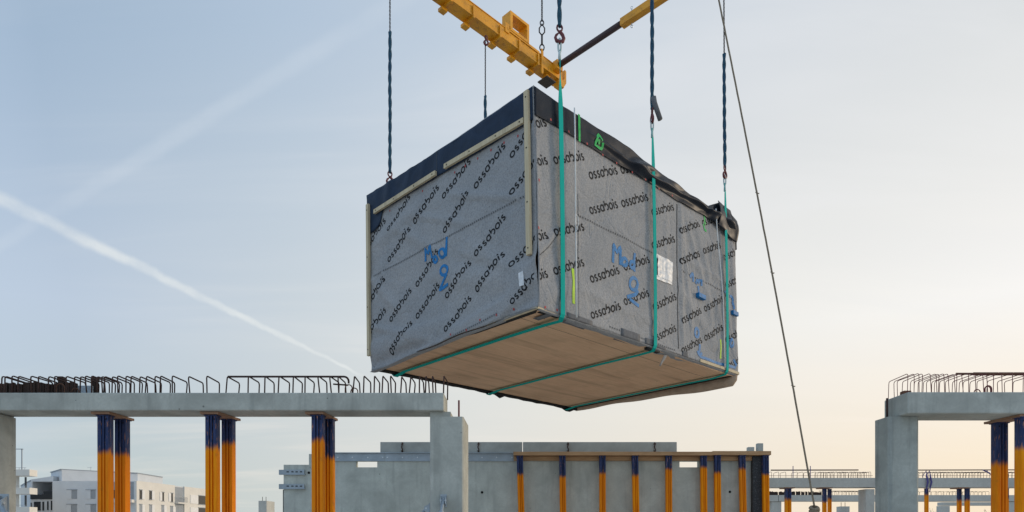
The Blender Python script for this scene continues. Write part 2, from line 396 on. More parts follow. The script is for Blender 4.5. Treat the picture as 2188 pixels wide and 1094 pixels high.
CRR = [(onR(1165, 640), onR(1215, 600), .018, .1), (onR(1455, 450), onR(1545, 560), .022, .09), (onR(1450, 620), onR(1530, 740), .020, .10), (onR(1147, 545), onR(1190, 490), .02, .04), (onR(1142, 300), onR(1146, 640), .012, .03), (onR(1452, 460), onR(1475, 700), .022, .05),
       (onR(1462, 470), onR(1510, 640), .020, .05), (onR(1480, 470), onR(1540, 700), .018, .06), (onR(1500, 500), onR(1520, 740), .016, .05),
       (onR(1450, 440), onR(1456, 740), .03, .04), (onR(1535, 540), onR(1565, 760), .02, .06), (onR(1231, 420), onR(1233, 690), .010, .02),
       (onR(1300, 480), onR(1380, 560), .010, .1), (onR(1240, 620), onR(1390, 690), .012, .07), (onR(1560, 520), onR(1570, 780), .018, .05),
       (onR(1470, 560), onR(1540, 600), .012, .05), (onR(1420, 430), onR(1425, 700), .008, .05)]
def wrinkle(a, h, cr, sd_):
    gain, top = (3.3, .072) if cr is CRL else (2.1, .054)
    v = .020*noise.noise(Vector((a*.9, h*.9, sd_)))+.011*noise.noise(Vector((a*2.7, h*2.7, sd_+5)))+.0045*noise.noise(Vector((a*8, h*8, sd_+9)))
    for p, q, am, wd in cr:
        dd, t = seg_d((a, h), p, q)
        if dd < 3*wd: v += gain*am*math.exp(-(dd/wd)**2)*(.4+.6*math.sin(math.pi*(.12+.76*t)))
    v = max(v+.024, -.012)
    return v if v < top-.02 else top-.02*math.exp(-(v-top+.02)/.02)
# small height corrections where the wrapping sags or bulges
def lowL(w): t = w/MW; return -.085*t*t+.010+.012*math.sin(w*5)
def PL(w, h, off=0.0):
    k = max(0, 1-h/.35); hh = h+lowL(w)*k*k+.06*(w/MW)*max(0, (h-2.4)/.6)
    return Vector((-(wrinkle(w, h, CRL, 1.0)+off), w, hh))
def lowR(u): return .05*(u/ML)
def PR(u, h, off=0.0):
    k = max(0, 1-h/.5); hh = h+lowR(u)*k*k-.05*(u/ML)*max(0, (h-2.4)/.6)
    return Vector((u, -(wrinkle(u, h, CRR, 3.0)+off), hh))

def sheet_of(P, a0, a1, nu, nv):
    """the surface exactly as its mesh has it, for print and paint lying on it"""
    g_ = [[P(a0+(a1-a0)*i/nu, MH*j/nv, 0) for i in range(nu+1)] for j in range(nv+1)]
    nrm = (P(1, 1, 1)-P(1, 1, 0))
    def Q(a, h, off=0.0):
        x = min(max((a-a0)/(a1-a0)*nu, 0), nu-1e-6); y = min(max(h/MH*nv, 0), nv-1e-6); i, j = int(x), int(y); x -= i; y -= j
        return g_[j][i].lerp(g_[j][i+1], x).lerp(g_[j+1][i].lerp(g_[j+1][i+1], x), y)+nrm*off
    return Q
PL0, PR0 = PL, PR
PL = sheet_of(PL0, -.03, MW, 100, 76); PR = sheet_of(PR0, -.02, ML, 130, 76)
b = MB(); b.slab(lambda a, c, o: PL(-.03+a*(MW+.03), c*MH, o-.006), 100, 76, .006); wrapL = b.build('membrane_wrap', M_mem, mod, smooth=True, local=True)
wrapL['label'] = 'membrane on the bluish short side with steep diagonal lettering'
b = MB(); b.slab(lambda a, c, o: PR(-.02+a*(ML+.02), c*MH, o-.006), 130, 76, .006); wrapR = b.build('membrane_wrap', M_mem, mod, smooth=True, local=True)
wrapR['label'] = 'membrane on the long side with two paint marked letterings'
b = MB()
b.slab(lambda a, c, o: Vector((ML+.004+o+.01*noise.noise(Vector((a*4, c*4, 7))), a*MW, c*MH)), 20, 16, .006)
wrapE = b.build('membrane_wrap', M_mem, mod, smooth=True, local=True); b = MB()
b.slab(lambda a, c, o: Vector((a*ML, MW+.004+o+.01*noise.noise(Vector((a*5, c*4, 11))), c*MH)), 20, 16, .006)
wrapB = b.build('membrane_wrap', M_mem, mod, smooth=True, local=True)
# floor slab with its grooves, roof deck
b = MB(); b.box((.03, .03, .0), (ML-.03, MW-.03, .20)); flo = b.build('floor_slab', M_floorwood, mod, local=True)
b = MB(); b.box((.05, .42, -.002), (ML-.05, .425, .01)); b.build('board_joint', M_seam, flo, local=True)
b = MB()   # black seal under the front corner, black strip standing in for the shaded gap at the far end
b.hexa([(.0, .0, -.012), (.09, .12, -.012), (.075, 1.3, -.012), (.0, 1.75, -.012)], [(.0, .0, -.001), (.09, .12, -.001), (.075, 1.3, -.001), (.0, 1.75, -.001)])
b.build('seal_gap_strip', M_seal, mod, local=True); b = MB()
b.hexa([(.12, .0, -.011), (.5, .0, -.011), (.46, .075, -.011), (.10, .10, -.011)], [(.12, .0, -.001), (.5, .0, -.001), (.46, .075, -.001), (.10, .10, -.001)])
for bx in (((ML-.24, .02, -.012), (ML-.17, MW-.03, -.001)), ((2.62, .0, -.035), (2.98, .07, -.001))): k = MB(); k.box(*bx); k.build('seal_gap_strip', M_seal, mod, local=True)
b.build('seal_gap_strip', M_seal, mod, local=True)
b = MB(); b.box((-.025, .0, -.012), (.0, 1.0, .02)); b.build('edge_trim', M_batten, mod, local=True); b = MB(); b.box((-.02, -.025, -.012), (.55, .0, .015)); b.build('edge_trim', M_batten, mod, local=True)
b = MB(); b.box((.02, .02, MH-.25), (ML-.02, MW-.02, MH-.07)); b.build('roof_deck', M_tarp, mod, local=True)

# rolled membrane at the bottom of the far end, drooping towards the right
b = MB(); pts = []; rr = []
for i in range(31):
    t = i/30; w_ = (MW-.13)*(1-t)+.13
    r_ = .045+.085*t**1.6+.008*math.sin(t*17)
    pts.append((ML-.03-.03*(1-t), w_, .02-r_*.55-.06*max(0, t-.5)*(1-t)*2)); rr.append(r_)
pts += [(ML-.045, .06, .0), (ML-.055, .0, .07)]; rr += [.095, .045]
b.tube(pts, rr, 12); b.build('rolled_hem', M_hem, wrapB, smooth=True, local=True)
# ragged hem at the hidden long side
b = MB(); rnd = random.Random(3); hem = [(-.035-.05*abs(noise.noise(Vector((i*.35, 2, 2))))-(.06 if i in (22, 37, 38) else 0)) for i in range(41)]
b.slab(lambda a, c, o: Vector((a*ML, MW-.02+o+.02*c, .05*(1-c)+hem[int(round(a*40))]*c)), 40, 2, .012)
b.tube([(a*ML/40, MW-.05, -.012-.012*abs(noise.noise(Vector((a*.5, 8, 1))))) for a in range(41)], [.03+.012*noise.noise(Vector((a*.7, 1, 1))) for a in range(41)], 8)
b.build('ragged_hem', M_seal, wrapB, smooth=True, local=True)
# hem folded under along the visible long side and the short side
def hemw(u):
    n = noise.noise(Vector((u*1.7, 4, 4)))
    base_ = .10+.07*n
    if u < .62: base_ *= .25
    if 2.55 < u < 3.0: base_ *= .2
    if u > 3.0: base_ = .16+.08*n+.04*math.sin(u*9)
    return max(.02, base_)
def skirt(a, c, o):
    u = a*ML; wd = hemw(u); z = lowR(u)-.004-.012*math.sin(c*3.1)-.006*noise.noise(Vector((u*6, c*3, 2)))
    return Vector((u, -.03+c*(wd+.03), z-.006-o-.02*c*(u/ML)))
b = MB(); b.slab(skirt, 120, 5, .004); hemR = b.build('folded_hem', M_mem, wrapR, smooth=True, local=True)
b = MB()
def skirtL(a, c, o):
    w = a*MW; t = w/MW; wd = .03+.18*max(0, t-.25)**1.2
    return Vector((-.05+c*(wd+.05), w, lowL(w)*(1-c*.7)-.01-o-.018*math.sin(c*3.1)*t))
b.slab(skirtL, 60, 6, .004); b.build('folded_hem', M_mem, wrapL, smooth=True, local=True)
b = MB()   # loose corner flap and tape pieces
f0 = onB(1413, 757); b.slab(lambda a, c, o: Vector((f0[0]+.10*a*(1-c*.6), .05+.10*c, -.02-.17*c+o)), 3, 4, .004)
b.build('loose_flap', M_mem, wrapR, smooth=True, local=True)
b = MB()
for (x1, x2, ya, up) in ((1208, 1262, 694, .07), (1325, 1364, 730, .12), (1395, 1420, 750, .05), (1455, 1466, 772, .10), (1376, 1398, 738, .1)):
    ua = onR(x1, ya)[0]; ub = onR(x2, ya)[0]
    b = MB(); b.slab(lambda a, c, o: PR(ua+(ub-ua)*a, max(0, (c-.35)/.65)*up, .006+o)+Vector((0, .17*max(0, 1-c/.35), -.02*max(0, 1-c/.35))), 6, 9, .003); b.build('adhesive_tape', M_tape, wrapR, smooth=True, local=True)
b = MB(); b.slab(lambda a, c, o: Vector((.20+.12*a, .02+.26*c, -.02-o)), 3, 3, .003)
b.build('adhesive_tape', M_tape, wrapR, smooth=True, local=True)

# ---- print and paint on the wrapping: strokes laid on the surface
def arc(cx, cy, rx, ry, a0, a1, n): return [(cx+rx*math.cos(R(a0+(a1-a0)*i/n)), cy+ry*math.sin(R(a0+(a1-a0)*i/n))) for i in range(n+1)]
G = {'o': (1.02, [arc(.5, .5, .46, .46, 0, 360, 18)]),
     's': (.74, [arc(.36, .735, .24, .20, 40, 190, 8)[:]+arc(.36, .735, .24, .20, 195, 265, 3)+arc(.36, .25, .27, .22, 80, -150, 10)]),
     'a': (1.02, [arc(.47, .5, .44, .46, 45, 315, 15), [(.88, 1.0), (.88, 0)]]),
     'b': (.98, [[(.06, 1.5), (.06, .62)], arc(.46, .52, .44, .44, 165, -100, 15)]),
     'i': (.30, [[(.13, .98), (.13, 0)], arc(.13, 1.36, .05, .05, 0, 360, 6)])}
def stroke(mb, pts, wd, P, off, clip):
    n = len(pts)
    if n < 2: return
    L, Rr = [], []
    for i in range(n):
        a = pts[max(i-1, 0)]; c = pts[min(i+1, n-1)]
        if i == 0 and n > 3 and math.dist(pts[0], pts[-1]) < 1e-6: a = pts[-2]
        if i == n-1 and n > 3 and math.dist(pts[0], pts[-1]) < 1e-6: c = pts[1]
        tx, ty = c[0]-a[0], c[1]-a[1]; l = math.hypot(tx, ty) or 1; nx, ny = -ty/l*wd/2, tx/l*wd/2
        L.append((pts[i][0]+nx, pts[i][1]+ny)); Rr.append((pts[i][0]-nx, pts[i][1]-ny))
    for i in range(n-1):
        if not (clip(*pts[i]) and clip(*pts[i+1])): continue
        mb.add([P(*L[i], off), P(*Rr[i], off), P(*Rr[i+1], off), P(*L[i+1], off)], [(0, 1, 2, 3)])
def resample(p, step):
    out = [p[0]]
    for a, c in zip(p, p[1:]):
        k = max(1, int(math.dist(a, c)/step)); out += [(a[0]+(c[0]-a[0])*i/k, a[1]+(c[1]-a[1])*i/k) for i in range(1, k+1)]
    return out
def word(mb, p0, p1, fl, P, clip):
    """'ossabois' with the middle of its first letter at p0 and of its last at p1 (face metres)"""
    p0 = (p0[0]*fl, p0[1]); p1 = (p1[0]*fl, p1[1])
    gap = .24; x = 0; pos = []
    for ch in 'ossabois': pos.append(x); x += G[ch][0]+gap
    span = (pos[-1]+.37)-.5; s_ = math.dist(p0, p1)/span
    ex = ((p1[0]-p0[0])/math.dist(p0, p1), (p1[1]-p0[1])/math.dist(p0, p1)); ey = (-ex[1], ex[0])
    for ch, px in zip('ossabois', pos):
        for st in G[ch][1]:
            q = [((px+a-.5)*s_, (c-.5)*s_) for a, c in resample(st, .16)]
            q = [((p0[0]+ex[0]*a+ey[0]*c)*fl, p0[1]+ex[1]*a+ey[1]*c) for a, c in q]
            stroke(mb, q, .26*s_, P, .0035, clip)
LW = [((836.1,489.4),(875.9,424.1)),((890.7,473),(936.1,402.7)),((951.3,418.2),(1003.8,347.5)),((954.6,491.9),(1003.2,415.7)),((835.8,554.5),(878.1,492.7)),
 ((783,538),(822.9,473.8)),((1020.7,396.6),(1077.6,314.2)),((1097.7,330.7),(1158.6,238)),((1097.7,410.3),(1161.9,322)),((1024.4,542.5),(1078.6,465.9)),
 ((958.6,631.3),(1006.9,564.4)),((1024.4,618.2),(1077.7,545.8)),((1098.3,565.1),(1163.9,492)),((959.7,703.7),(1005.4,639)),((1102.7,646),(1160.5,576)),
 ((783,661),(824.4,598.4)),((894.5,606.7),(939.2,540.2)),((838.7,682),(878.4,622.1)),((894.5,674.9),(939.2,611.4)),((784,726),(824.9,663.7)),((840.4,749.2),(880.7,692.2))]
RW = [((1260.2,376.3),(1313.6,366)),((1328.2,363.1),(1381,352)),((1261.7,450.8),(1314.7,438.4)),((1329.9,435.8),(1378.6,423.1)),((1392.8,455),(1433.9,444.1)),
 ((1183.7,344.7),(1241.2,336.9)),((1101,354.5),(1163.5,345.3)),((1098,276),(1160.4,263.9)),((1183.7,498.5),(1242.7,486.1)),((1101,518),(1163.5,504.7)),
 ((1183.4,580.6),(1242,562.6)),((1101,606),(1163,587.5)),((1262.9,597.1),(1316.6,579.8)),((1333.1,572.2),(1380.4,556.8)),((1264,675),(1317.8,656.7)),
 ((1333.1,645.9),(1381.1,627.8)),((1393.4,525.3),(1436.8,512.6)),((1395.7,656.7),(1439.5,635.5)),((1396.5,725.8),(1439.5,702.7)),((1451,494.6),(1488.5,480)),
 ((1500.4,475.8),(1536,462)),((1451.9,559.9),(1490.7,543.4)),((1500.4,537.9),(1535.1,525.1)),((1545.2,551.6),(1578,536)),((1547.9,611),(1581,595)),
 ((1455.7,686.4),(1493.3,665.3)),((1504.8,660.3),(1538.5,640.2)),((1456.1,751.8),(1494.3,728.2)),((1504.8,722.6),(1538.5,701.5)),((1550.6,726.6),(1583,708)),((1557,783),(1588,765))]
clipL = lambda w, h: .0 < w < MW-.005 and .01 < h < MH
clipR = lambda u, h: .0 < u < ML-.005 and .02 < h < MH
b = MB()
for p, q in LW: word(b, onL(*p), onL(*q), -1, PL, clipL)
b.build('printed_lettering', M_ink, wrapL, local=True, fix=False)
b = MB()
for p, q in RW: word(b, onR(*p), onR(*q), 1, PR, clipR)
b.build('printed_lettering', M_ink, wrapR, local=True, fix=False)

def paint(mb, strokes, on, P, wd, off=.006, clip=lambda a, c: True):
    off0 = off
    for st in strokes:
        q = resample([on(*p) for p in st], .05)
        if len(q) > 3: q = [q[0]]+[((q[i-1][0]+2*q[i][0]+q[i+1][0])/4, (q[i-1][1]+2*q[i][1]+q[i+1][1])/4) for i in range(1, len(q)-1)]+[q[-1]]
        stroke(mb, q, wd, P, off, clip)
def ell(cx, cy, rx, ry, tilt=0, a0=0, a1=360, n=14):
    c, s_ = math.cos(R(tilt)), math.sin(R(tilt)); return [(cx+x*c-y*s_, cy+x*s_+y*c) for x, y in arc(0, 0, rx, ry, a0, a1, n)]
for st in ([[(912.6, 560), (914, 531), (920, 547), (925.8, 523), (926.8, 553)]], [ell(934, 556, 4.5, 6.5)], [ell(950.5, 543, 6, 10), [(958.5, 508), (957.5, 550)]],
           [ell(955, 580, 8, 11), [(962, 588), (952, 606), (941, 623), (963.4, 609)]]):
    b = MB(); paint(b, st, onL, PL, .048); b.build('spray_lettering', M_spray_blue, wrapL, local=True, fix=False)
for st in ([[(1306.3, 562.5), (1308.8, 519.7), (1315.4, 543.5), (1323.6, 526.3), (1322, 567.4)]], [ell(1331, 561, 6.2, 8.4)], [ell(1347.5, 567, 4.6, 7.4), [(1352.4, 542.8), (1352.4, 581.4)]],
           [ell(1350.7, 607.7, 9, 14), [(1359.8, 621.7), (1356, 630), (1335.9, 635.7)]], [[(1341, 640), (1352.4, 649.7), (1360.6, 655.4)]],
           [[(1472, 592.8), (1478.4, 583), (1479.4, 603)]], [[(1484.8, 607), (1485.6, 596), (1490, 598), (1490.5, 607)], [(1490.5, 600), (1495, 601), (1496, 612)], [(1489, 612), (1491, 628)]],
           [ell(1485.9, 711.6, 4.2, 10)], [[(1492, 737), (1490.5, 764)], [(1487, 752), (1490.5, 765), (1497, 757)], [(1492, 765), (1530, 779), (1569, 789)]],
           [ell(1559.6, 733.7, 3, 8)], [[(1543, 626), (1547, 622), (1547.5, 636)]], [[(1556, 634), (1560, 632), (1562, 645)], [(1561, 645), (1564, 662)]], [[(1564, 770), (1570, 786)]]):
    b = MB(); paint(b, st, onR, PR, .058, .006, clipR); b.build('spray_lettering', M_spray_blue, wrapR, local=True, fix=False)
b = MB()
paint(b, [[(1502, 440), (1499, 452), (1503, 466), (1501, 476), (1505, 478)], [(1499, 478), (1502, 484), (1500, 494), (1506, 493)]], onR, PR, .05)
b.build('spray_mark', M_spray_green, wrapR, local=True, fix=False)
for (x, ya, yb) in ((1220.5, 575, 650), (1536.5, 726, 768)):
    b = MB(); a0, a1 = onR(x, ya), onR(x, yb); b.slab(lambda a, c, o: PR(a0[0]-.028+.056*a, a1[1]+(a0[1]-a1[1])*c, .004+o), 2, 8, .003); b.build('marker_tape', M_lime, wrapR, local=True)
# seams, stitching and staples
b = MB()
for p, q, wd in (((1443, 436), (1446.5, 748), .022), ((1231, 416), (1232.5, 690), .006)): b = MB(); paint(b, [[p, q]], onR, PR, wd, .005, clipR); b.build('seam', M_seam, wrapR, local=True, fix=False)
b = MB(); paint(b, [[(1147, 548), (1168, 530), (1186, 505)]], onR, PR, .008, .005)
b.build('seam', M_seam, wrapR, local=True, fix=False)
def stitch(p, q, step, on, P, par, clip):
    a, c = on(*p), on(*q); L = math.dist(a, c); n = int(L/.06); mb = MB(); nx, ny_ = -(c[1]-a[1])/L*.014, (c[0]-a[0])/L*.014
    for i in range(n+1): x, y = a[0]+(c[0]-a[0])*i/n, a[1]+(c[1]-a[1])*i/n; mb.v += [P(x-nx, y-ny_, .003), P(x+nx, y+ny_, .003)]
    mb.f = [(2*i, 2*i+1, 2*i+3, 2*i+2) for i in range(n)]
    o = mb.build('stitching', M_stitch, par, local=True, fix=False); uv = o.data.uv_layers.new(name='run')
    for lp in o.data.loops: uv.data[lp.index].uv = ((lp.vertex_index//2)*L/n/step, lp.vertex_index % 2)
def dots(mb, p, q, step, on, P, r1, r2, clip, jit=.0, par=None):
    a, c = on(*p), on(*q); n = int(math.dist(a, c)/step); dx, dy = (c[0]-a[0])/n, (c[1]-a[1])/n; l = math.hypot(dx, dy)
    for i in range(n):
        x, y = a[0]+dx*(i+.5)+random.uniform(-jit, jit), a[1]+dy*(i+.5)+random.uniform(-jit, jit)
        if clip(x, y) and mb is None: k = MB(); k.add([P(x-r1, y-r2, .004), P(x+r1, y-r2, .004), P(x+r1, y+r2, .004), P(x-r1, y+r2, .004)], [(0, 1, 2, 3)]); k.build('staple', M_staple, par, local=True, fix=False)
        elif clip(x, y): mb.add([P(x-r1, y-r2, .004), P(x+r1, y-r2, .004), P(x+r1, y+r2, .004), P(x-r1, y+r2, .004)], [(0, 1, 2, 3)])
for p, q, st_ in (((803, 591), (1127, 418.7), .045), ((965, 726), (1070, 672), .045)): stitch(p, q, st_, onL, PL, wrapL, clipL)
for p, q, st_ in (((1232, 460), (1392, 542), .055), ((1452, 578), (1545, 626), .07), ((1300, 700), (1440, 752), .06)): stitch(p, q, st_, onR, PR, wrapR, clipR)
dots(None, (960, 375), (1122, 282), .25, onL, PL, .013, .016, clipL, .02, wrapL); dots(None, (955, 728), (1125, 648), .32, onL, PL, .014, .016, clipL, .04, wrapL); dots(None, (805, 470), (940, 386), .6, onL, PL, .012, .015, clipL, .02, wrapL)
dots(None, (1150, 252), (1440, 428), .36, onR, lambda a, c, o: PR(a, c, .045), .014, .015, clipR, .03, wrapR); dots(None, (1152, 655), (1240, 690), .2, onR, PR, .014, .016, clipR, .04, wrapR); dots(None, (1148, 340), (1150, 640), .5, onR, PR, .014, .018, clipR, .03, wrapR)
def sheet(name, quad, on, P, parent, amp):
    pa = [on(*p) for p in quad]
    def fn(a, c, o):
        x = (pa[0][0]*(1-a)+pa[1][0]*a)*(1-c)+(pa[3][0]*(1-a)+pa[2][0]*a)*c; y = (pa[0][1]*(1-a)+pa[1][1]*a)*(1-c)+(pa[3][1]*(1-a)+pa[2][1]*a)*c
        return P(x, y, .006+o+amp*(noise.noise(Vector((x*16, y*16, 3)))+.8))
    b = MB(); b.slab(fn, 16, 16, .002); return b.build(name, M_white_paper, parent, smooth=False, local=True)
sheet('document_pocket', [(1401, 546), (1433.8, 563), (1432, 605), (1401, 591)], onR, PR, wrapR, .010)
sheet('tape_strip', [(1398, 543), (1434.5, 562), (1434.5, 570), (1398, 552)], onR, PR, wrapR, .004)
sheet('tape_strip', [(1398, 588), (1432, 602), (1432, 610), (1398, 597)], onR, PR, wrapR, .004)
sheet('paper_label', [(1116, 587), (1126.8, 582.4), (1128.6, 612.7), (1118.7, 615.5)], onL, PL, wrapL, .006)

# ---- roof tarp turned down over both faces
def interp(pl_, x):
    if x <= pl_[0][0]: return pl_[0][1]
    for (x0, y0), (x1, y1) in zip(pl_, pl_[1:]):
        if x <= x1: return y0+(y1-y0)*(x-x0)/(x1-x0)
    return pl_[-1][1]
tl = sorted(onL(*p) for p in [(1138, 262), (1125, 272), (1090, 290), (960, 366), (940, 378), (880, 415), (822, 450), (816, 480), (806, 494), (796, 500)])
def tarpL(a, c, o):
    w = -.02+a*(MW+.045); lo = interp(tl, w); hi = MH-.020+.095*(w/MW)**2; h = lo+(hi-lo)*c
    wv = .012*math.sin(w*13+h*3+2*noise.noise(Vector((w*2, h, 1))))*max(0, min(1, (w-1.7)/.8))
    wv += .02*noise.noise(Vector((w*2.5, h*1.5, 4)))
    return Vector((-(max(.034+wv, wrinkle(w, h, CRL, 1.0)+.014)+o), w, h))
b = MB(); b.slab(tarpL, 90, 12, .006)
tarp_o = b.build('roof_tarp', M_tarp_l, mod, smooth=True, local=True)
tr = sorted(onR(*p) for p in [(1141, 249), (1190, 277), (1250, 314), (1330, 362), (1392, 398), (1440, 430), (1500, 462), (1522, 480), (1550, 496), (1566, 508)])
def topR(u):
    t = MH-.020-.015*(u/ML)
    t += .055*math.exp(-((u-2.0)/.7)**2)+.018*noise.noise(Vector((u*1.6, 1, 9)))*min(1, u/1.2)
    t += .22*max(0, min(1, (u-4.62)/.42))*max(0, min(1, (ML+.02-u)/.22))
    return t
def tarpR(a, c, o):
    u = -.03+a*(ML+.06); lo = interp(tr, u); hi = topR(u); h = lo+(hi-lo)*c
    loose = max(0, min(1, (u-.9)/1.0)); k = (hi-h)
    y = .034+.014*noise.noise(Vector((u*3, h*4, 2)))*(.3+loose)
    q = u*1.15+k*2.6                       # folds running obliquely down to the right
    y += loose*(.055*abs(noise.noise(Vector((q*1.1, k*1.2, 3))))+.085*max(0, math.sin(q*2.3+1.4*noise.noise(Vector((u*.8, k*2, 6)))))**3*math.sin(math.pi*min(1, c*.9+.08)))
    y += loose*.07*math.exp(-((c-.42-.16*math.sin(u*1.9))/.13)**2)
    y += loose*.014*math.sin(u*4.5+k*7+3*noise.noise(Vector((u*1.3, k*3, 8))))*math.sin(math.pi*c)
    if u > 4.55: y += .05*math.sin((u-4.5)*9)*math.sin(math.pi*c)
    y = max(y, wrinkle(u, h, CRR, 3.0)+.014)
    return Vector((u, -(y+o), h))
b = MB(); b.slab(tarpR, 150, 26, .006); tarpR_o = b.build('roof_tarp', M_tarp, mod, smooth=True, local=True)
b = MB()   # the sheet over the roof and the far sides
b.grid(lambda a, c: Vector((-.035+a*(ML+.07), -.04+c*(MW+.08), MH-.035+.015*noise.noise(Vector((a*5, c*4, 1)))+.08*c*c)), 30, 20)
b.build('roof_tarp', M_tarp_l, mod, smooth=True, local=True); b = MB()
b.grid(lambda a, c: Vector((ML+.03+.01*noise.noise(Vector((a*5, c*4, 8))), -.04+a*(MW+.08), MH-.5+c*.46)), 20, 6)
b.build('roof_tarp', M_tarp_l, mod, smooth=True, local=True); b = MB()
b.grid(lambda a, c: Vector((a*ML, MW+.035, MH-.5+c*.53)), 20, 6)
b.build('roof_tarp', M_tarp_l, mod, smooth=True, local=True)
b = MB()   # bunched end of the tarp at the far top corner, hanging over the end
def bunch(a, c, o):
    u = 4.92+a*.74; h = MH-.30-.10*a+c*(.52-.16*abs(a-.35))
    y = .065+.04*math.sin(math.pi*min(1, c*.95+.05))+  .022*math.sin(a*6+c*2)+.008*noise.noise(Vector((a*6, c*5, 2)))
    return Vector((u, -(y+o), h))
b.slab(bunch, 26, 16, .008)

b.build('tarp_bunch', M_tarp, tarpR_o, smooth=True, local=True)
PT = lambda u, h, off: tarpR((u+.03)/(ML+.06), (h-interp(tr, u))/(topR(u)-interp(tr, u)), 0)+Vector((0, -.010-off, 0))
b = MB(); paint(b, [[(1230.6, 248), (1231.6, 280), (1231.8, 306)]], onR, PT, .045, .004); b.build('spray_mark', M_spray_green, tarpR_o, local=True, fix=False)
b = MB(); paint(b, [[(1264.5, 313.6), (1268, 302), (1272.3, 287.2), (1276, 296), (1281.6, 319.8), (1279.5, 323), (1264.5, 313.6)], [(1271, 303), (1273.5, 312)]], onR, PT, .045, .004)
b.build('spray_mark', M_spray_green, tarpR_o, local=True, fix=False)
b = MB(); b.grid(lambda a, c: tarpL((2.04+.012*a+.02)/(MW+.045), c, .008), 1, 12); b.build('tarp_seam', M_seam, tarp_o, local=True, fix=False)
# battens nailed over the membrane
def batten(p, q, wd, th, on=onL, name='batten'):
    a, c = on(*p), on(*q); dx, dy = c[0]-a[0], c[1]-a[1]; l = math.hypot(dx, dy); nx, ny = -dy/l*wd/2, dx/l*wd/2
    b = MB(); ring = [(a[0]+nx, a[1]+ny), (a[0]-nx, a[1]-ny), (c[0]-nx, c[1]-ny), (c[0]+nx, c[1]+ny)]
    b.hexa([(-.05, x, y) for x, y in ring], [(-.05-th, x, y) for x, y in ring]); o = b.build(name, M_batten, mod, local=True)
    b = MB()
    for k in (.04, .35, .68, .96):
        x, y = a[0]+dx*k, a[1]+dy*k; b = MB(); b.tube([(-.045-th, x, y), (-.053-th, x, y)], .011, 8); b.build('nail_head', M_hole, o, local=True)
    return o
batten((1133, 200), (1138.5, 548), .075, .045)
batten((957.5, 360), (1127, 262), .070, .04)
batten((807, 456), (938.5, 373), .068, .04)
batten((793.5, 440), (796, 762), .07, .045)
# blue painted blocks on the far part of the long side
for (p, q) in (((1485, 630), (1500, 640)), ((1562, 668), (1576, 678))):
    a, c = onR(*p), onR(*q); b = MB(); b.box((min(a[0], c[0], 5.45), -.085, c[1]-.03), (min(5.66, max(a[0], c[0])), -.005, c[1]+.05), .004)
    b.build('painted_block', M_spray_blue, mod, local=True)
b = MB(); a, c = onR(1492, 768), onR(1575, 796); b.hexa([(a[0], -.045, a[1]-.05), (c[0], -.045, c[1]-.05), (c[0], -.045, c[1]+.0), (a[0], -.045, a[1]+.0)], [(a[0], -.02, a[1]-.05), (c[0], -.02, c[1]-.05), (c[0], -.02, c[1]), (a[0], -.02, a[1])])
b.build('bottom_batten', M_batten, mod, local=True)

# ------------------------------------------------------------------ slings, chains and the lifting beam
SPZ = 12.25                                     # underside of the lifting frame
def braid(mb, p, q, r, turns_per_m=5.0, seed=0):
    p, q = Vector(p), Vector(q); L = (q-p).length; n = max(6, int(L*26)); ax = (q-p).normalized()
    e1 = ax.orthogonal().normalized(); e2 = ax.cross(e1)
    for ph in (0, math.pi):
        pts = []
        for i in range(n+1):
            t = i/n; a = ph+t*L*turns_per_m*2*math.pi/2
            j = .006*noise.noise(Vector((t*L*1.5, seed, 0))); k = .006*noise.noise(Vector((t*L*1.5, seed+9, 3)))
            pts.append(p+(q-p)*t+e1*(math.cos(a)*r*.30+j)+e2*(math.sin(a)*r*.30+k))
        mb.tube(pts, [r*(.72+.10*noise.noise(Vector((i*.35, seed, ph)))) for i in range(n+1)], 7)
def chain(mb, p, q, pitch=.036, wd=.021, rw=.0065):
    p, q = Vector(p), Vector(q); L = (q-p).length; n = max(2, int(L/pitch)); ax = (q-p).normalized(); e = [Vector((.8, .6, 0)), Vector((-.6, .8, 0))]
    for i in range(n):
        c = p+ax*(L*(i+.5)/n); s1 = e[i % 2]; h = pitch*.5; w = wd*.5
        pts = [c+s1*(w*math.cos(a))+ax*((h*.55 if math.sin(a) > 0 else -h*.55)+h*.62*math.sin(a)) for a in [2*math.pi*k/10+.3 for k in range(10)]]
        mb.tube(pts, rw, 5, closed=True)
def hook(mb, top, s=.17, ang=.6):
    """eye above, open hook with latch below; top is the eye's upper point"""
    t = Vector(top); e = Vector((math.cos(ang), math.sin(ang), 0)); z = Vector((0, 0, 1))
    mb.tube([t-z*(s*.24)+e*(s*.17*math.cos(a))+z*(s*.22*math.sin(a)) for a in [2*math.pi*k/14 for k in range(14)]], s*.06, 7, closed=True)
    prof = [(0, -.42), (.05, -.5), (.20, -.66), (.27, -.86), (.20, -1.05), (0, -1.14), (-.20, -1.06), (-.28, -.88), (-.22, -.70), (-.12, -.60)]
    mb.tube([t+e*(s*x)+z*(s*y) for x, y in prof], [s*k for k in (.09, .10, .11, .12, .12, .12, .11, .09, .07, .05)], 8)
    mb.tube([t+e*(s*x)+z*(s*y) for x, y in ((.02, -.46), (-.10, -.60), (-.20, -.74))], s*.05, 6)
    return t-z*(s*1.10)
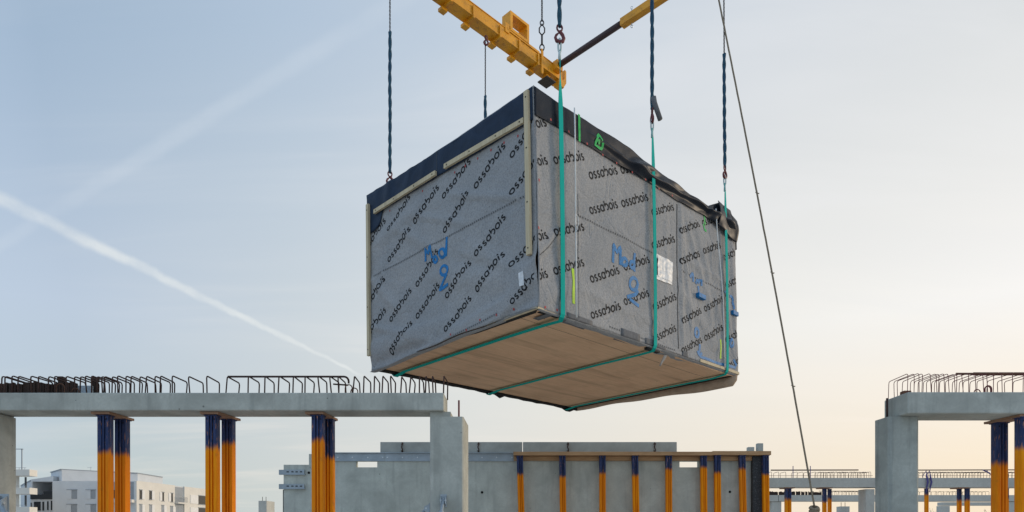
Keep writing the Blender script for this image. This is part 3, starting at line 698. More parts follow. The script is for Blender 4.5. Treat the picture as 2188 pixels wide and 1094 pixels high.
def sling(u, label, ytop_front, ytop_back, tw):
    b = MB(); wd = .086; E_ = .012; lo = lowR(u)
    base = loc2w((u, 0, 0)); root = thing('webbing_sling', base, label, 'lifting sling', 'green webbing slings round the module')
    sp = []                                           # centreline: front eye, down the face, under, up the back
    uf = u-.04-.02*u/ML; fb = loc2w((uf, -.062, lo)); ff = loc2w((uf, -.095, MH-.05))
    front_top = Vector((ff.x+ytop_front[1], ff.y-.02, ytop_front[0]))
    def ribbon(pts, sides, th, mb):
        vs = []
        for p, s_ in zip(pts, sides):
            p = Vector(p); s_ = Vector(s_); vs.append((p-s_, p+s_))
        n = len(vs)
        nrm = []
        for i in range(n):
            t = Vector(pts[min(i+1, n-1)])-Vector(pts[max(0, i-1)]); k = t.cross(Vector(sides[i])).normalized(); nrm.append(k*th)
        ring = [[vs[i][0], vs[i][1], vs[i][1]+nrm[i], vs[i][0]+nrm[i]] for i in range(n)]
        fl = [p for r_ in ring for p in r_]
        fs = [(i*4+k, i*4+(k+1) % 4, (i+1)*4+(k+1) % 4, (i+1)*4+k) for i in range(n-1) for k in range(4)]+[(3, 2, 1, 0), tuple((n-1)*4+k for k in range(4))]
        mb.add(fl, fs)
    ux = RM @ Vector((1, 0, 0)); vx = RM @ Vector((0, 1, 0))
    pts, sides = [], []
    L0 = (front_top-ff).length
    for i in range(9):                                # free part: twists from edge-on at the eye to flat on the face
        t = i/8; a = (1-t)*tw; pts.append(front_top.lerp(ff, t)); sides.append((ux*math.cos(a)+vx*math.sin(a))*(wd/2*((.35 if tw > 1 else .62)+(.65 if tw > 1 else .38)*min(1, t*1.3))))
    for i in range(1, 13):
        t = i/12; pts.append(ff.lerp(fb, t)-vx*(.012*math.sin(t*3.1))); sides.append(ux*(wd/2))
    for q in ((uf, -.045, lo-.035), (u, .02, lo-.062), (u, .3, -.042), (u, 1.2, -.032), (u, 2.4, -.032), (u, MW-.3, -.036), (u, MW-.02, -.075), (u, MW+.05, -.02)):
        pts.append(loc2w(q)); sides.append(ux*(wd/2))
    back_top = loc2w((u, MW+.07, MH+.1)); pts.append(back_top); sides.append(ux*(wd/2))
    bt = Vector((back_top.x, back_top.y, ytop_back)); pts.append(bt); sides.append(ux*(wd*.25))
    ribbon(pts, sides, .008, b); b.build('webbing', M_web, root)
    for tp, sg in ((front_top, 1), (bt, 1)):          # pale sewn eye at each end
        b = MB(); z = Vector((0, 0, 1)); cx = ux*.7-vx*.7
        loop = [tp+z*.02+cx*(.020*math.cos(a))+z*(.10*math.sin(a)+.04) for a in [-math.pi/2+2*math.pi*k/14 for k in range(14)]]
        b.tube(loop, .013, 6, closed=True); b.tube([tp-z*.14, tp-z*.02], [.022, .018], 8); b.build('sling_eye', M_eye, root, smooth=True)
    return front_top+Vector((0, 0, .16)), bt+Vector((0, 0, .16))
def lifting_leg(label, tops, name='lifting_chain'):
    """chain from the frame, braided blue sleeve, red hook. tops: (top, chain_end or None, sleeve_end, hook size, hook turn)"""
    top, ce, se, hs, ha = tops
    root = thing(name, top, label, 'lifting chain', 'chains and sleeves hanging from the lifting frame')
    hk = MB(); end = hook(hk, se, hs, ha); hk.build('hook', M_hook, root, smooth=True)
    if ce is not None:
        b = MB(); chain(b, ce, top); b.build('chain', M_chain, root, smooth=True); st = ce
    else: st = top
    b = MB(); braid(b, Vector(se)-Vector((0, 0, .03)), st, .034, 4.5, top[0]*3); b.build('braided_sleeve', M_blue_rope, root, smooth=True)
    return root
f1, b1 = sling(onB(1200, 676)[0], 'green webbing sling round the near end of the module, first behind the front corner', (8.30, -.012), 7.92, 1.2)
f2, b2 = sling(onB(1395, 745)[0], 'green webbing sling round the middle of the module beside the white document pocket', (8.20, -.02), 7.6, .25)
f3, b3 = sling(onB(1555, 797)[0], 'green webbing sling round the far right end of the module', (8.22, -.02), 7.4, .25)
def leg_at(eye, hs, top_px_chain=None, ha=.6, dx=0.0):
    hook_top = eye+Vector((0, 0, hs*.98-.02))
    top = Vector((hook_top.x+dx, hook_top.y, SPZ)); ce = None
    if top_px_chain is not None:
        zc = EYE+(Y0-top_px_chain)*hook_top.y/F; t = (zc-hook_top.z)/(SPZ-hook_top.z); ce = hook_top.lerp(top, t)
    return (top, ce, hook_top, hs, ha)
lifting_leg('blue braided lifting chain sleeve with dark red hook in front of the yellow beam end', leg_at(f1, .22, None, .2))
lifting_leg('blue braided lifting sleeve with hook and dangling grey cuff above the white document pocket', leg_at(f2, .21, None, 1.6))
lifting_leg('dark chain with blue sleeve and red hook beside the slanting guide rope', leg_at(f3, .21, 115, .8, -.02))
lifting_leg('dark chain with blue braided sleeve and red hook at the left end of the module', leg_at(b1, .22, 68, .5))
# the fourth one ends behind the roof; its chain hooks on the yellow beam
bm_u = onB(1045, 838)[0]
tp = at(1037, 76, 13.75); ce = at(1037, 205, 13.75); se = Vector((tp.x, tp.y, b2.z+.2))
r4 = lifting_leg('short chain with grey-blue sleeve hanging from the yellow beam, ending behind the black roof edge', (tp, ce, se, .24, .4))
b = MB(); hook(b, at(1038.5, 76, 13.72), .17, .3); b.build('grab_hook', M_hook, r4, smooth=True)
b = MB(); cu = f2+Vector((.03, -.05, .22)); b.tube([cu+Vector((-.02, 0, .10)), cu, cu+Vector((.09, 0, -.26))], [.045, .042, .04], 10); b.build('loose_cuff', M_tape, COL.objects['lifting_chain.001'], smooth=True)

# yellow lifting frame: a box beam along the module with ribs, feet and a fork pocket, a round black bar across its far end
BY = Matrix.Rotation(MA, 3, 'Z'); bo = Vector(at(1186, 162, 15.55)); bo.z = bo.z
spread = thing('lifting_beam', bo, 'yellow steel lifting frame with ribs, fork pocket and black cross bar above the module', 'lifting beam')
def bp(u, w, h): return bo + BY @ Vector((u, w, h))
ny = BY @ Vector((0, 1, 0))
def ub(x, y, w=-.14):
    q = BY.transposed() @ (hit(x, y, bp(0, w, 0), ny)-bo); return q.x, q.z
def obox(mb, a, c):
    k = MB(); k.box(a, c); mb.add([bp(*v) for v in k.v], k.f)
BW, BH = .12, .115
b = MB(); obox(b, (-8.5, -BW, -BH), (.12, BW, BH)); b.build('main_beam', M_yellow, spread)
b = MB(); obox(b, (-8.5, -BW-.012, -BH-.022), (.10, BW+.03, -BH)); obox(b, (-8.5, -BW-.012, BH), (.05, BW+.02, BH+.015)); b.build('flange', M_yellow, spread)
for (x, y) in ((964, 22), (1012, 40), (1069, 73), (1110, 103), (1150, 137)):
    u = ub(x, y)[0]; b = MB()
    obox(b, (u-.02, -BW-.035, -BH-.07), (u+.02, BW+.06, -BH-.02)); obox(b, (u-.02, -BW-.035, -BH-.02), (u+.02, -BW-.012, BH*.6)); obox(b, (u-.07, BW-.06, -BH-.13), (u+.07, BW+.07, -BH-.07))
    b.build('rib', M_yellow, spread)
u1, u2 = ub(1090, 60)[0], ub(1130, 85)[0]
b = MB(); hb, ht = BH+.02, BH+.44
for (ua, ha, uc, hc) in ((u1, hb, u2, hb+.06), (u1, ht-.06, u2, ht), (u1, hb+.06, u1+.07, ht-.06), (u2-.07, hb+.06, u2, ht-.06)): obox(b, (ua, -.15, ha), (uc, .11, hc))
b.build('fork_pocket', M_yellow, spread)
b = MB(); obox(b, (u1-.14, -BW-.02, BH-.08), (u1-.02, BW, BH+.12)); obox(b, (u1-.1, -BW-.02, BH-.02), (u2+.35, -BW-.012, BH+.03)); b.build('stiffener', M_yellow, spread)
b = MB(); obox(b, (-.36, -.06, -BH-.16), (-.23, .06, -BH-.02)); b.build('foot_post', M_yellow, spread)
b = MB(); obox(b, (-.44, -.15, -BH-.185), (-.14, .15, -BH-.16)); b.build('foot_plate', M_darkplate, spread)
b = MB()
hk_ = [(.12, -.18), (.22, -.20), (.30, -.08), (.30, .20), (.25, .22), (.24, .0), (.18, -.06), (.12, -.06)]
b.hexa([bp(x, -.09, z) for x, z in hk_], [bp(x, .05, z) for x, z in hk_]); obox(b, (-.02, -BW-.02, -BH-.16), (.16, .02, -BH-.02)); b.build('end_hook', M_yellow, spread)
e0 = bp(-.10, -.02, .02)
b = MB(); e0 = bp(-.12, -BW, .075); e1 = bp(-.12, -2.05, .075); b.tube([e0, e1], .064, 16); b.build('cross_bar', M_black_pipe, spread, smooth=True)
b = MB(); obox(b, (-.195, -6.5, -.012), (-.045, -2.00, .138)); k = MB()
b.build('bar_socket', M_yellow, spread)
b = MB(); obox(b, (-.215, -.26, -.04), (-.025, -BW, .16)); b.build('bar_collar', M_yellow, spread)
b = MB()
for h_ in (.17, -.06):
    b = MB(); b.tube([bp(-.12, -2.25, h_), bp(-.12, -2.25, h_+.07 if h_ > 0 else h_-.05)], .012, 6); b.tube([bp(-.12, -2.25, h_+(.09 if h_ > 0 else -.07))+Vector((.025*math.cos(a), 0, .03*math.sin(a))) for a in [k*.7 for k in range(9)]], .006, 5, closed=True)
    b.build('lock_pin', M_bolt, spread)
ul = ub(1158, 118)[0]
b = MB(); obox(b, (ul-.03, -BW-.04, -BH-.2), (ul+.03, -BW-.012, BH+.12)); b.build('lug', M_yellow, spread)
# crane chain that carries the beam
lug = bp(ul, -BW-.02, BH+.10)
hc = thing('hoist_chain', lug, 'thin dark chain with shackle carrying the yellow beam near its end', 'chain')
b = MB(); z = Vector((0, 0, 1)); ring = lambda c, rx, rz, e: [c+e*(rx*math.cos(a))+z*(rz*math.sin(a)) for a in [2*math.pi*k/12 for k in range(12)]]
ex = Vector((1, 0, 0)); b.tube(ring(lug+z*.06, .05, .075, ex), .014, 6, closed=True); b.tube([lug+z*.12, lug+z*.34], .022, 6); b.tube([lug+z*.34+ex*x+z*y for x, y in ((0, 0), (.06, .07), (.06, .16), (0, .26), (-.06, .16), (-.06, .07), (0, 0))], .016, 6); b.tube(ring(lug+z*.62, .04, .06, ex), .013, 6, closed=True)
b.build('shackle', M_chain, hc, smooth=True)
b = MB(); chain(b, lug+z*.66, lug+z*3.0, .05, .034, .009); b.build('chain', M_chain, hc, smooth=True)

# guide rope with a big knot at its lower end
p0, p1 = at(1532, -20, 9.6), at(1740, 1082, 8.7)
gr = thing('guide_rope', p1, 'brown guide rope slanting across the sky with a large knot at its lower end', 'rope')
b = MB(); n = 90; pts = [p0.lerp(p1, i/n)+Vector((.035*math.sin(math.pi*i/n)+.003*noise.noise(Vector((i*.5, 1, 1))), 0, -.05*math.sin(math.pi*i/n))) for i in range(n+1)]
b.tube([p0.lerp(p1, -.35)]+pts, .0125, 7)
for k in (.41, .565, .78): c = p0.lerp(p1, k)+Vector((.035*math.sin(math.pi*k), 0, -.05*math.sin(math.pi*k))); b.tube([c+Vector((-.02, 0, .02)), c, c+Vector((.03, 0, .0))], .008, 5)
b.build('rope_line', M_ropebrown, gr, smooth=True)
b = MB(); rnd = random.Random(5)
for k in range(7):
    pts = []
    for i in range(13):
        a = 2*math.pi*i/12; pts.append(p1+Vector((rnd.uniform(-.008, .008)+.05*math.cos(a), .04*math.sin(a), -.02-k*.022+.02*math.sin(a+k*1.3))))
    b.tube(pts, .019, 7)
b.tube([p1+Vector((.05, 0, -.07)), p1+Vector((.08, 0, -.10)), p1+Vector((.075, .0, -.16)), p1+Vector((.06, 0, -.5))], .015, 7); b.tube([p1+Vector((-.06, 0, -.12)), p1+Vector((-.09, 0, -.20)), p1+Vector((-.06, .0, -.5))], .015, 7)
b.build('knot', M_ropebrown, gr, smooth=True)
# thin white cords down the long side
def cord(label, pts):
    q = [loc2w(PR(*onR(*p), .085)) for p in pts]; b = MB(); b.tube(q, .010, 6); base = q[-1]
    return tag(b.build('tie_cord', M_cord, None, base, smooth=True), label, 'cord', 'white tie cords on the long side')
c1 = cord('thin white cord with a loose loop, hanging right of the nearest green sling', [(1214.5, 232), (1215, 300), (1216.5, 400), (1217.5, 470), (1218.5, 560), (1219, 690)])
b = MB(); b.tube([loc2w(PR(*onR(*p), .09)) for p in [(1217, 462), (1222, 470), (1223, 482), (1218, 502), (1216, 480), (1217, 462)]], .006, 5); k = b.build('cord_loop', M_cord, c1)
c2 = cord('thin white cord left of the farthest green sling', [(1518, 446), (1521, 500), (1528, 590), (1532, 640), (1536, 720), (1539, 795)])

# ------------------------------------------------------------------ concrete frame: beams, columns, props
def beam(label, x0, x1, y0, y1, z0, z1, stir_x, mrebar, group, hgt=.255, rr=.0105, dep_in=.05, name='concrete_beam', mconc=M_conc, ragged=.012, ms=None):
    root = thing(name, ((x0+x1)/2, (y0+y1)/2, z0), label, 'beam', group)
    b = MB(); b.box((x0, y0, z0), (x1, y1, z1), .012 if z1-z0 > .2 and y0 < 15 else 0); b.build('beam_body', mconc, root)
    ya, yb = y0+dep_in, y1-dep_in
    for i, X in enumerate(stir_x):
        rnd = random.Random(i*7+int(y0)); j = [rnd.uniform(-1, 1)*ragged for _ in range(6)]; h = z1+hgt+j[0]*.6
        pts = [(X+j[2]*1.4, ya, z1-.01), (X+j[1], ya, h-.035), (X+j[1], ya+.010, h-.010), (X+j[1], ya+.035, h), (X+j[3], yb-.035, h+j[4]*.3), (X+j[3], yb-.010, h-.010), (X+j[3], yb, h-.035), (X+j[5]*1.4, yb, z1-.01)]
        b = MB(); b.tube(pts, rr, 6 if y0 < 15 else 4); b.build('rebar_stirrup', mrebar, root, smooth=True)
    return root
YL0, YL1, ZLB, ZLT = 9.7, 10.24, 3.410, 3.672
zl = [15,35,78,130,220,268,340,385,465,520,565,602,640,680,710,735,785,825,880,915,982,1020,1085,1118,1205,1322,1443,1587,1735]
zr = [80,185,280,365,462,545,600,705,778,848,905,967,1037,1100,1170,1210,1255,1340]
sx = [(v/3.275-X0)*9.75/F for v in zl]+[(540+v/3.275-X0)*9.75/F for v in zr]
beamL = beam('long grey concrete beam on the left, topped with dark rebar loops', at(-260, 0, 9.7).x, at(948.5, 0, 9.7).x, YL0, YL1, ZLB, ZLT, sx, M_rebar, 'concrete beams of the frame')
YR0, YR1, ZRB, ZRT = 9.4, 10.0, 3.312, 3.617
rz = [350,395,425,460,520,558,580,620,650,692,715,755,800,850,905,940,985,1050,1125,1205,1265,1330]
sxr = [(1840+v/3.483-X0)*9.45/F for v in rz]
beamR = beam('grey concrete beam on the right with red-brown rebar loops, standing on the thick column', at(1940, 0, 9.4).x, at(2520, 0, 9.4).x, YR0, YR1, ZRB, ZRT, sxr, M_rebar_red, 'concrete beams of the frame', .275, .0052)
def lift_loop(X, Y, z, r, h, m, parent):
    b = MB(); b.tube([(X-r, Y, z-.01), (X-r, Y, z+h-r)]+[(X+r*math.cos(a), Y, z+h-r+r*math.sin(a)) for a in [math.pi*(1-k/8) for k in range(9)]]+[(X+r, Y, z-.01)], .008, 6); return b.build('lifting_loop', m, parent, smooth=True)
for px, r_, h_ in ((745, .052, .15), (757, .052, .10), (129, .062, .165), (161, .05, .1)): lift_loop(at(px, 0, 9.85).x, 9.85, ZLT, r_, h_, M_rustpipe, beamL)
for px, r_, h_ in ((2088, .045, .08), (2112, .048, .135), (2110, .045, .125)): lift_loop(at(px, 0, 9.6).x, 9.6, ZRT, r_, h_, M_rebar_red, beamR)
# bars lying on the loops
def bar(label, pts, r, m): 
    b = MB(); b.tube(pts, r, 8); return tag(b.build('rebar_bar', m, None, pts[0], smooth=True), label, 'rebar', 'loose bars lying on the rebar loops')
zb = ZLT+.27
pa, pb = at(487, 0, 9.85).x, at(735, 0, 9.85).x
bar('long rusty bar with a bent end lying on the rebar loops of the left beam', [(pa, 9.85, zb), (pb, 9.85, zb)]+[(pb+.07*math.sin(a), 9.85, zb-.07+.07*math.cos(a)) for a in (.4, .8, 1.2, 1.57)]+[(pb+.07, 9.85, zb-.10)], .015, M_rebar)
bar('short rusty bar pair end lying low among the left rebar loops', [(at(712, 0, 9.9).x, 9.9, ZLT+.17), (at(744, 0, 9.9).x, 9.9, ZLT+.155)], .012, M_rebar)
bar('upper rusty bar lying on the right rebar loops, running out of the picture', [(at(2080, 0, 9.65).x, 9.65, ZRT+.318), (at(2560, 0, 9.65).x, 9.65, ZRT+.318)], .024, M_rustpipe)
bar('lower rusty bar lying on the right rebar loops, its end farther left', [(at(2043, 0, 9.55).x, 9.55, ZRT+.295), (at(2560, 0, 9.55).x, 9.55, ZRT+.295)], .016, M_rustpipe)
b = MB(); xx = at(1933, 0, 9.62).x; b.box((xx-.05, 9.55, ZRT), (xx+.06, 9.66, ZRT+.055), .008); tag(b.build('steel_block', M_rustpipe, None, (xx, 9.6, ZRT)), 'small rusty steel block on the left end of the right beam', 'block')
# rusty sheet stack standing behind the loops at far left
b = MB(); x0_, x1_ = at(-220, 0, 10.05).x, at(165, 0, 10.05).x; n = 90; rnd = random.Random(2)
for i in range(n):
    xa = x0_+(x1_-x0_)*i/n; xb = x0_+(x1_-x0_)*(i+.93)/n; t = rnd.uniform(0, .025); yy = 10.0+rnd.uniform(0, .06)
    b.box((xa, yy, ZLT+.004), (xb, yy+.06, ZLT+.20+t+(.01 if (i//9) % 2 else 0)))
tag(b.build('rusty_sheet_stack', M_rust, None, ((x0_+x1_)/2, 10.0, ZLT)), 'dark rusty ribbed steel sheets standing behind the rebar loops at the left end', 'steel sheets')
for px, w_, h_, lab in ((130, 10, .335, 'dark square steel stub rising behind the rusty sheets, left of the other stub'), (202, 11, .325, 'rusty square steel stub standing at the right end of the rusty sheets')):
    xx = at(px, 0, 10.14).x; b = MB(); b.box((xx-.036, 10.12, ZLT), (xx+.036, 10.19, ZLT+h_), .004); b.box((xx-.045, 10.112, ZLT+h_-.06), (xx+.045, 10.198, ZLT+h_+.004), .004)
    tag(b.build('steel_stub', M_rust, None, (xx, 10.15, ZLT)), lab, 'steel post', 'square steel stubs on the left beam')
b = MB(); xa, xb = at(160, 0, 10.1).x, at(200, 0, 10.1).x; b.box((xa, 10.06, ZLT), (xb, 10.10, ZLT+.185), .003); tag(b.build('grey_board', M_galv, None, (xa, 10.08, ZLT)), 'grey board between the rusty sheets and the square stub', 'board')

def column(label, ring, ztop, m=M_conc, group='concrete columns', pad=None, base=None, chamfer=.02, name='concrete_column'):
    """ring: ground plan, anticlockwise"""
    cx = sum(p[0] for p in ring)/len(ring); cy = sum(p[1] for p in ring)/len(ring)
    root = thing(name, (cx, cy, 0), label, 'column', group)
    rg = []                                                     # chamfered plan
    n = len(ring)
    for i in range(n):
        p, a, c = Vector(ring[i]), Vector(ring[i-1]), Vector(ring[(i+1) % n]); rg += [p+(a-p).normalized()*chamfer, p+(c-p).normalized()*chamfer]
    b = MB(); b.hexa([(p.x, p.y, 0) for p in rg], [(p.x, p.y, ztop) for p in rg]); b.build('shaft', m, root)
    if pad: b = MB(); b.box(*pad); b.build('bearing_pad', m, root)
    return root
def rect(x0, x1, y0, y1): return [(x0, y0), (x1, y0), (x1, y1), (x0, y1)]
xl, xr = at(918.5, 0, 9.78).x, at(990, 0, 9.78).x
colM = column('grey concrete column under the right end of the left beam, in front of the wall', [(xl, 9.78), (xr, 9.78), (xr+.02, 10.62), (xl, 10.62)], 3.335, pad=((xl+.002, 9.784, 3.335), (at(963, 0, 9.8).x, 10.2, ZLB-.002)))
b = MB(); xx = at(980.5, 0, 10.2).x; b.tube([(xx, 10.2, 3.30), (xx, 10.2, 3.66)], .014, 8); b.build('dowel', M_rebar_red, colM, smooth=True)
colL = column('grey concrete column at the left edge carrying the left beam', rect(-8.4, at(36, 0, 10.22).x, 9.72, 10.22), ZLB-.025, pad=((-8.38, 9.74, ZLB-.025), (at(36, 0, 10.22).x-.03, 10.2, ZLB-.002)))
xl, xr = at(1900, 0, 9.6).x, at(1966, 0, 9.6).x
colR = column('thick grey concrete column under the left end of the right beam', rect(xl, xr, 9.6, 10.02), ZRB-.004, M_conc_col, chamfer=.045)
b = MB(); p = at(1895.5, 879, 9.75); b.tube([(p.x, 9.75, 3.25), (p.x, 9.75, 3.60)], .016, 8); b.build('dowel', M_rebar, colR, smooth=True)

# one adjustable prop, then copies
def make_prop(wd=.178, dp=.15):
    root = thing('shoring_prop', (0, 0, 0), 'x', 'prop')
    hw, hd = wd/2, dp/2; g = .020
    prof = [(-hw, -hd*.55), (-hw*.90, -hd*.92), (-hw*.55, -hd), (-hw*.28, -hd*.94), (-hw*.22, -hd+g*2.0), (-hw*.08, -hd+g*2.0), (-hw*.04, -hd*.96), (hw*.22, -hd), (hw*.28, -hd+g*1.8), (hw*.40, -hd+g*1.8), (hw*.46, -hd*.97), (hw*.90, -hd*.92), (hw, -hd*.55)]
    prof = prof+[(-x, -y) for x, y in prof]
    H_ = 3.0
    b = MB(); b.hexa([(x, y, .012) for x, y in prof], [(x, y, H_-.012) for x, y in prof]); tb = b.build('tube', M_prop, root, local=True)
    b = MB(); b.box((-hw-.008, -hd-.008, H_-.012), (hw+.008, hd+.008, H_)); b.build('head_plate', M_prop, root, local=True)
    b = MB(); b.box((-hw-.04, -hd-.04, 0), (hw+.04, hd+.04, .012)); b.build('base_plate', M_prop, root, local=True)
    b = MB()
    for x in (-.62, .62): b = MB(); b.tube([(x*hw, -hd*.95, H_-.055), (x*hw, -hd*1.02, H_-.055)], .010, 8); b.build('bolt_hole', M_hole, tb, local=True)
    return root
proto = make_prop(); used = [False]
def prop(x, y, ztop, paint_z, label, group, lean=0.0, sw=1.0, rot=0.0, leany=0.0):
    o = proto if not used[0] else copy_tree(proto); used[0] = True
    o.location = (x-lean*0, y, 0); o.scale = (sw, sw, ztop/3.0); o.rotation_euler = (leany, lean, rot); tag(o, label, 'prop', group)
    for c in o.children:
        c['paint_z'] = float(paint_z)
    return o
def zat(y, Y): return EYE+(Y0-y)*Y/F
GL = 'orange props with blue heads under the left beam'
ZP = ZLB-.038
yF, yB = 9.88, 10.26
for px, y, ty, lab in ((225, yF, 966, 'orange prop with blue head, front of the leftmost pair under the left beam'), (261, yB, 972, 'orange prop with blue head, rear of the leftmost pair under the left beam'),
                       (454, yF, 957, 'orange prop with worn blue head, front one of the middle pair under the left beam'), (488, yB, 947, 'dark orange prop with short blue head, rear of the middle pair, left beam'),
                       (679.5, yF, 940, 'orange prop with scratched blue head, front of the pair nearest the wall'), (701.5, yB, 978, 'orange prop with long dark blue head, rear one of the pair nearest the grey wall')):
    prop(at(px+1.5, 0, y).x, y, ZP-(.006 if y == yF else 0), zat(ty, y), lab, GL, lean=-R(.12))
GR = 'orange props with blue heads under the right beam'
ZPR = ZRB-.038
prop(at(2135.5, 0, 9.98).x, 9.98, ZPR, zat(990, 9.98), 'orange prop with long dull blue head under the right beam, set back', GR)
prop(at(2187, 0, 9.5).x, 9.5, ZPR, zat(957, 9.5), 'orange prop with blue head cut off by the right edge of the picture', GR)
def packer(x, y0, y1, z, w, label):
    b = MB(); b.box((x-w/2, y0, z), (x+w/2, y1, z+.032), .003); tag(b.build('timber_packer', M_packer, None, (x, (y0+y1)/2, z)), label, 'timber', 'timber packers between props and beams')
for px, lab in ((233, 'brown timber packer over the leftmost prop pair'), (463, 'brown timber packer over the middle prop pair'), (685, 'brown timber packer over the prop pair nearest the wall')):
    a = at(px-8, 0, yF).x; c = at(px+28 if px < 600 else px+16, 0, yB).x; z = ZP
    b = MB(); b.hexa([(a-.14, 9.76, z), (a+.13, 9.76, z), (c+.12, 10.38, z), (c-.15, 10.38, z)], [(a-.14, 9.76, z+.034), (a+.13, 9.76, z+.034), (c+.12, 10.38, z+.034), (c-.15, 10.38, z+.034)])
    tag(b.build('timber_packer', M_packer, None, (a, 10, z)), lab, 'timber', 'timber packers between props and beams')
a, c = at(2190, 0, 9.5).x, at(2134, 0, 9.98).x
b = MB(); z = ZPR; b.hexa([(a-.12, 9.43, z), (a+.14, 9.43, z), (c+.12, 10.1, z), (c-.14, 10.1, z)], [(a-.12, 9.43, z+.034), (a+.14, 9.43, z+.034), (c+.12, 10.1, z+.034), (c-.14, 10.1, z+.034)])
tag(b.build('timber_packer', M_packer, None, (a, 9.8, z)), 'brown timber packer under the right beam', 'timber', 'timber packers between props and beams')

# galvanised push-pull brackets on the columns
def brace(label, foot, base_n, p_dir, s):
    """a plate on the column, a pivot fork and a round brace running away from it"""
    f = Vector(foot); n = Vector(base_n).normalized(); dvec = Vector(p_dir).normalized()
    root = thing('column_brace', f, label, 'brace', 'galvanised braces on columns'); side = n.cross(Vector((0, 0, 1))).normalized()
    b = MB(); q = [f+side*x+Vector((0, 0, z)) for x, z in ((-.05*s, -.10*s), (.05*s, -.10*s), (.05*s, .10*s), (-.05*s, .10*s))]
    b.hexa(q, [p+n*.012 for p in q]); b.build('wall_plate', M_galv, root)
    b = MB()
    for k in (-1, 1): q = [f+n*.012+side*(k*.035*s-.006), f+n*.012+side*(k*.035*s+.006)]; b.hexa([q[0]+Vector((0, 0, -.08*s)), q[1]+Vector((0, 0, -.08*s)), q[1]+Vector((0, 0, .08*s)), q[0]+Vector((0, 0, .08*s))], [p+n*.09*s for p in (q[0]+Vector((0, 0, -.05*s)), q[1]+Vector((0, 0, -.05*s)), q[1]+Vector((0, 0, .03*s)), q[0]+Vector((0, 0, .03*s)))])
    b.build('fork', M_galv, root)
    b = MB(); pv = f+n*.07*s; b.tube([pv-side*.05*s, pv+side*.05*s], .016*s, 8); b.build('pivot_bolt', M_bolt, root)
    b = MB(); end = pv+dvec*((pv.z-.02)/max(.05, -dvec.z)); b.tube([pv-dvec*.03, pv+dvec*.16*s, pv+dvec*.17*s, end], [.026*s, .026*s, .036*s, .036*s], 10); b.build('brace_tube', M_galv, root, smooth=True)
    return root
brace('galvanised brace with flat fork on the column at the left edge', at(10, 1075, 9.72), (0, -1, 0), (.55, -.15, -.85), 1.35)
brace('galvanised brace pivoting on the front of the column beside the wall', at(948, 1070, 9.78), (0, -1, 0), (-.12, -.25, -.95), .95)
brace('small galvanised brace on the hidden left side of the column beside the wall', at(919, 1086, 9.98), (-1, 0, 0), (-.62, -.1, -.75), .8)

# ------------------------------------------------------------------ precast wall with its fittings
YW = 17.5; YWb = 17.7
wx = lambda px: at(px, 0, YW).x
wz = lambda py, Y=YW: zat(py, Y)
wall = thing('precast_wall', (wx(1120), YW, 0), 'long grey precast concrete wall with two small openings, behind the props', 'wall')
b = MB(); gx = [606, 660, 761, 806, 1452, 1494, 1640]; gz = [0, wz(998.5), wz(993), wz(985), wz(970)]
cell = lambda i, k: 0 <= i < 6 and 0 <= k < 4 and not (i == 0 and k > 1) and not (i in (2, 4) and k in (1, 2))
for i in range(6):
    for k in range(4):
        if not cell(i, k): continue
        xa, xb, za_, zb_ = wx(gx[i]), wx(gx[i+1]), gz[k], gz[k+1]
        b.add([(xa, YW, za_), (xb, YW, za_), (xb, YW, zb_), (xa, YW, zb_)], [(0, 1, 2, 3)]); b.add([(xa, YWb, za_), (xb, YWb, za_), (xb, YWb, zb_), (xa, YWb, zb_)], [(3, 2, 1, 0)])
        for di, dk, p, q in ((-1, 0, (xa, za_), (xa, zb_)), (1, 0, (xb, za_), (xb, zb_)), (0, -1, (xa, za_), (xb, za_)), (0, 1, (xa, zb_), (xb, zb_))):
            if not cell(i+di, k+dk): b.add([(p[0], YW, p[1]), (q[0], YW, q[1]), (q[0], YWb, q[1]), (p[0], YWb, p[1])], [(0, 1, 2, 3)])
b.build('wall_panel', M_conc_wall, wall, weld=True)
b = MB(); b.box((wx(603.5), YW+.03, 0), (wx(606), YWb-.03, wz(1046))); b.build('joint_seal', M_seal, wall)
b = MB()
for x, y in ((1030, 1052), (1559.5, 1051), (660, 1010)): p = at(x, y, YW); b = MB(); b.tube([p+Vector((0, .01, 0)), p+Vector((0, -.006, 0))], .035, 10); b.build('anchor_hole', M_hole, wall)
for a, c, lab, anchors in ((812, 1116, 'left grey granular block lying on the wall top behind the steel rail', (859, 1022)), (1117.5, 1447, 'right grey granular block on the wall top behind the wooden plank', (1213.5, 1399))):
    t = thing('coping_block', (wx((a+c)/2), YW+.1, wz(970)), lab, 'concrete block', 'granular concrete blocks on the wall top')
    b = MB(); b.box((wx(a), YW+.03, wz(970)), (wx(c), YWb-.02, wz(944)), .008); b.build('block_body', M_conc_rough, t)
    for px in anchors:
        b = MB(); X = wx(px); b.tube([(X, YW+.02, wz(966.5)), (X+.015, YW-.01, wz(961)), (X-.012, YW-.015, wz(955)), (X+.012, YW-.01, wz(949)), (X, YW+.02, wz(945))], .016, 6); b.tube([(X-.03, YW+.015, wz(949)), (X+.03, YW+.015, wz(947))], .012, 6); b.tube([(X-.03, YW+.015, wz(963)), (X+.03, YW+.015, wz(964))], .012, 6); b.build('lifting_anchor', M_rebar, t, smooth=True)
t = thing('steel_rail', (wx(905), YW, wz(977)), 'long galvanised steel angle bolted along the wall top', 'steel rail')
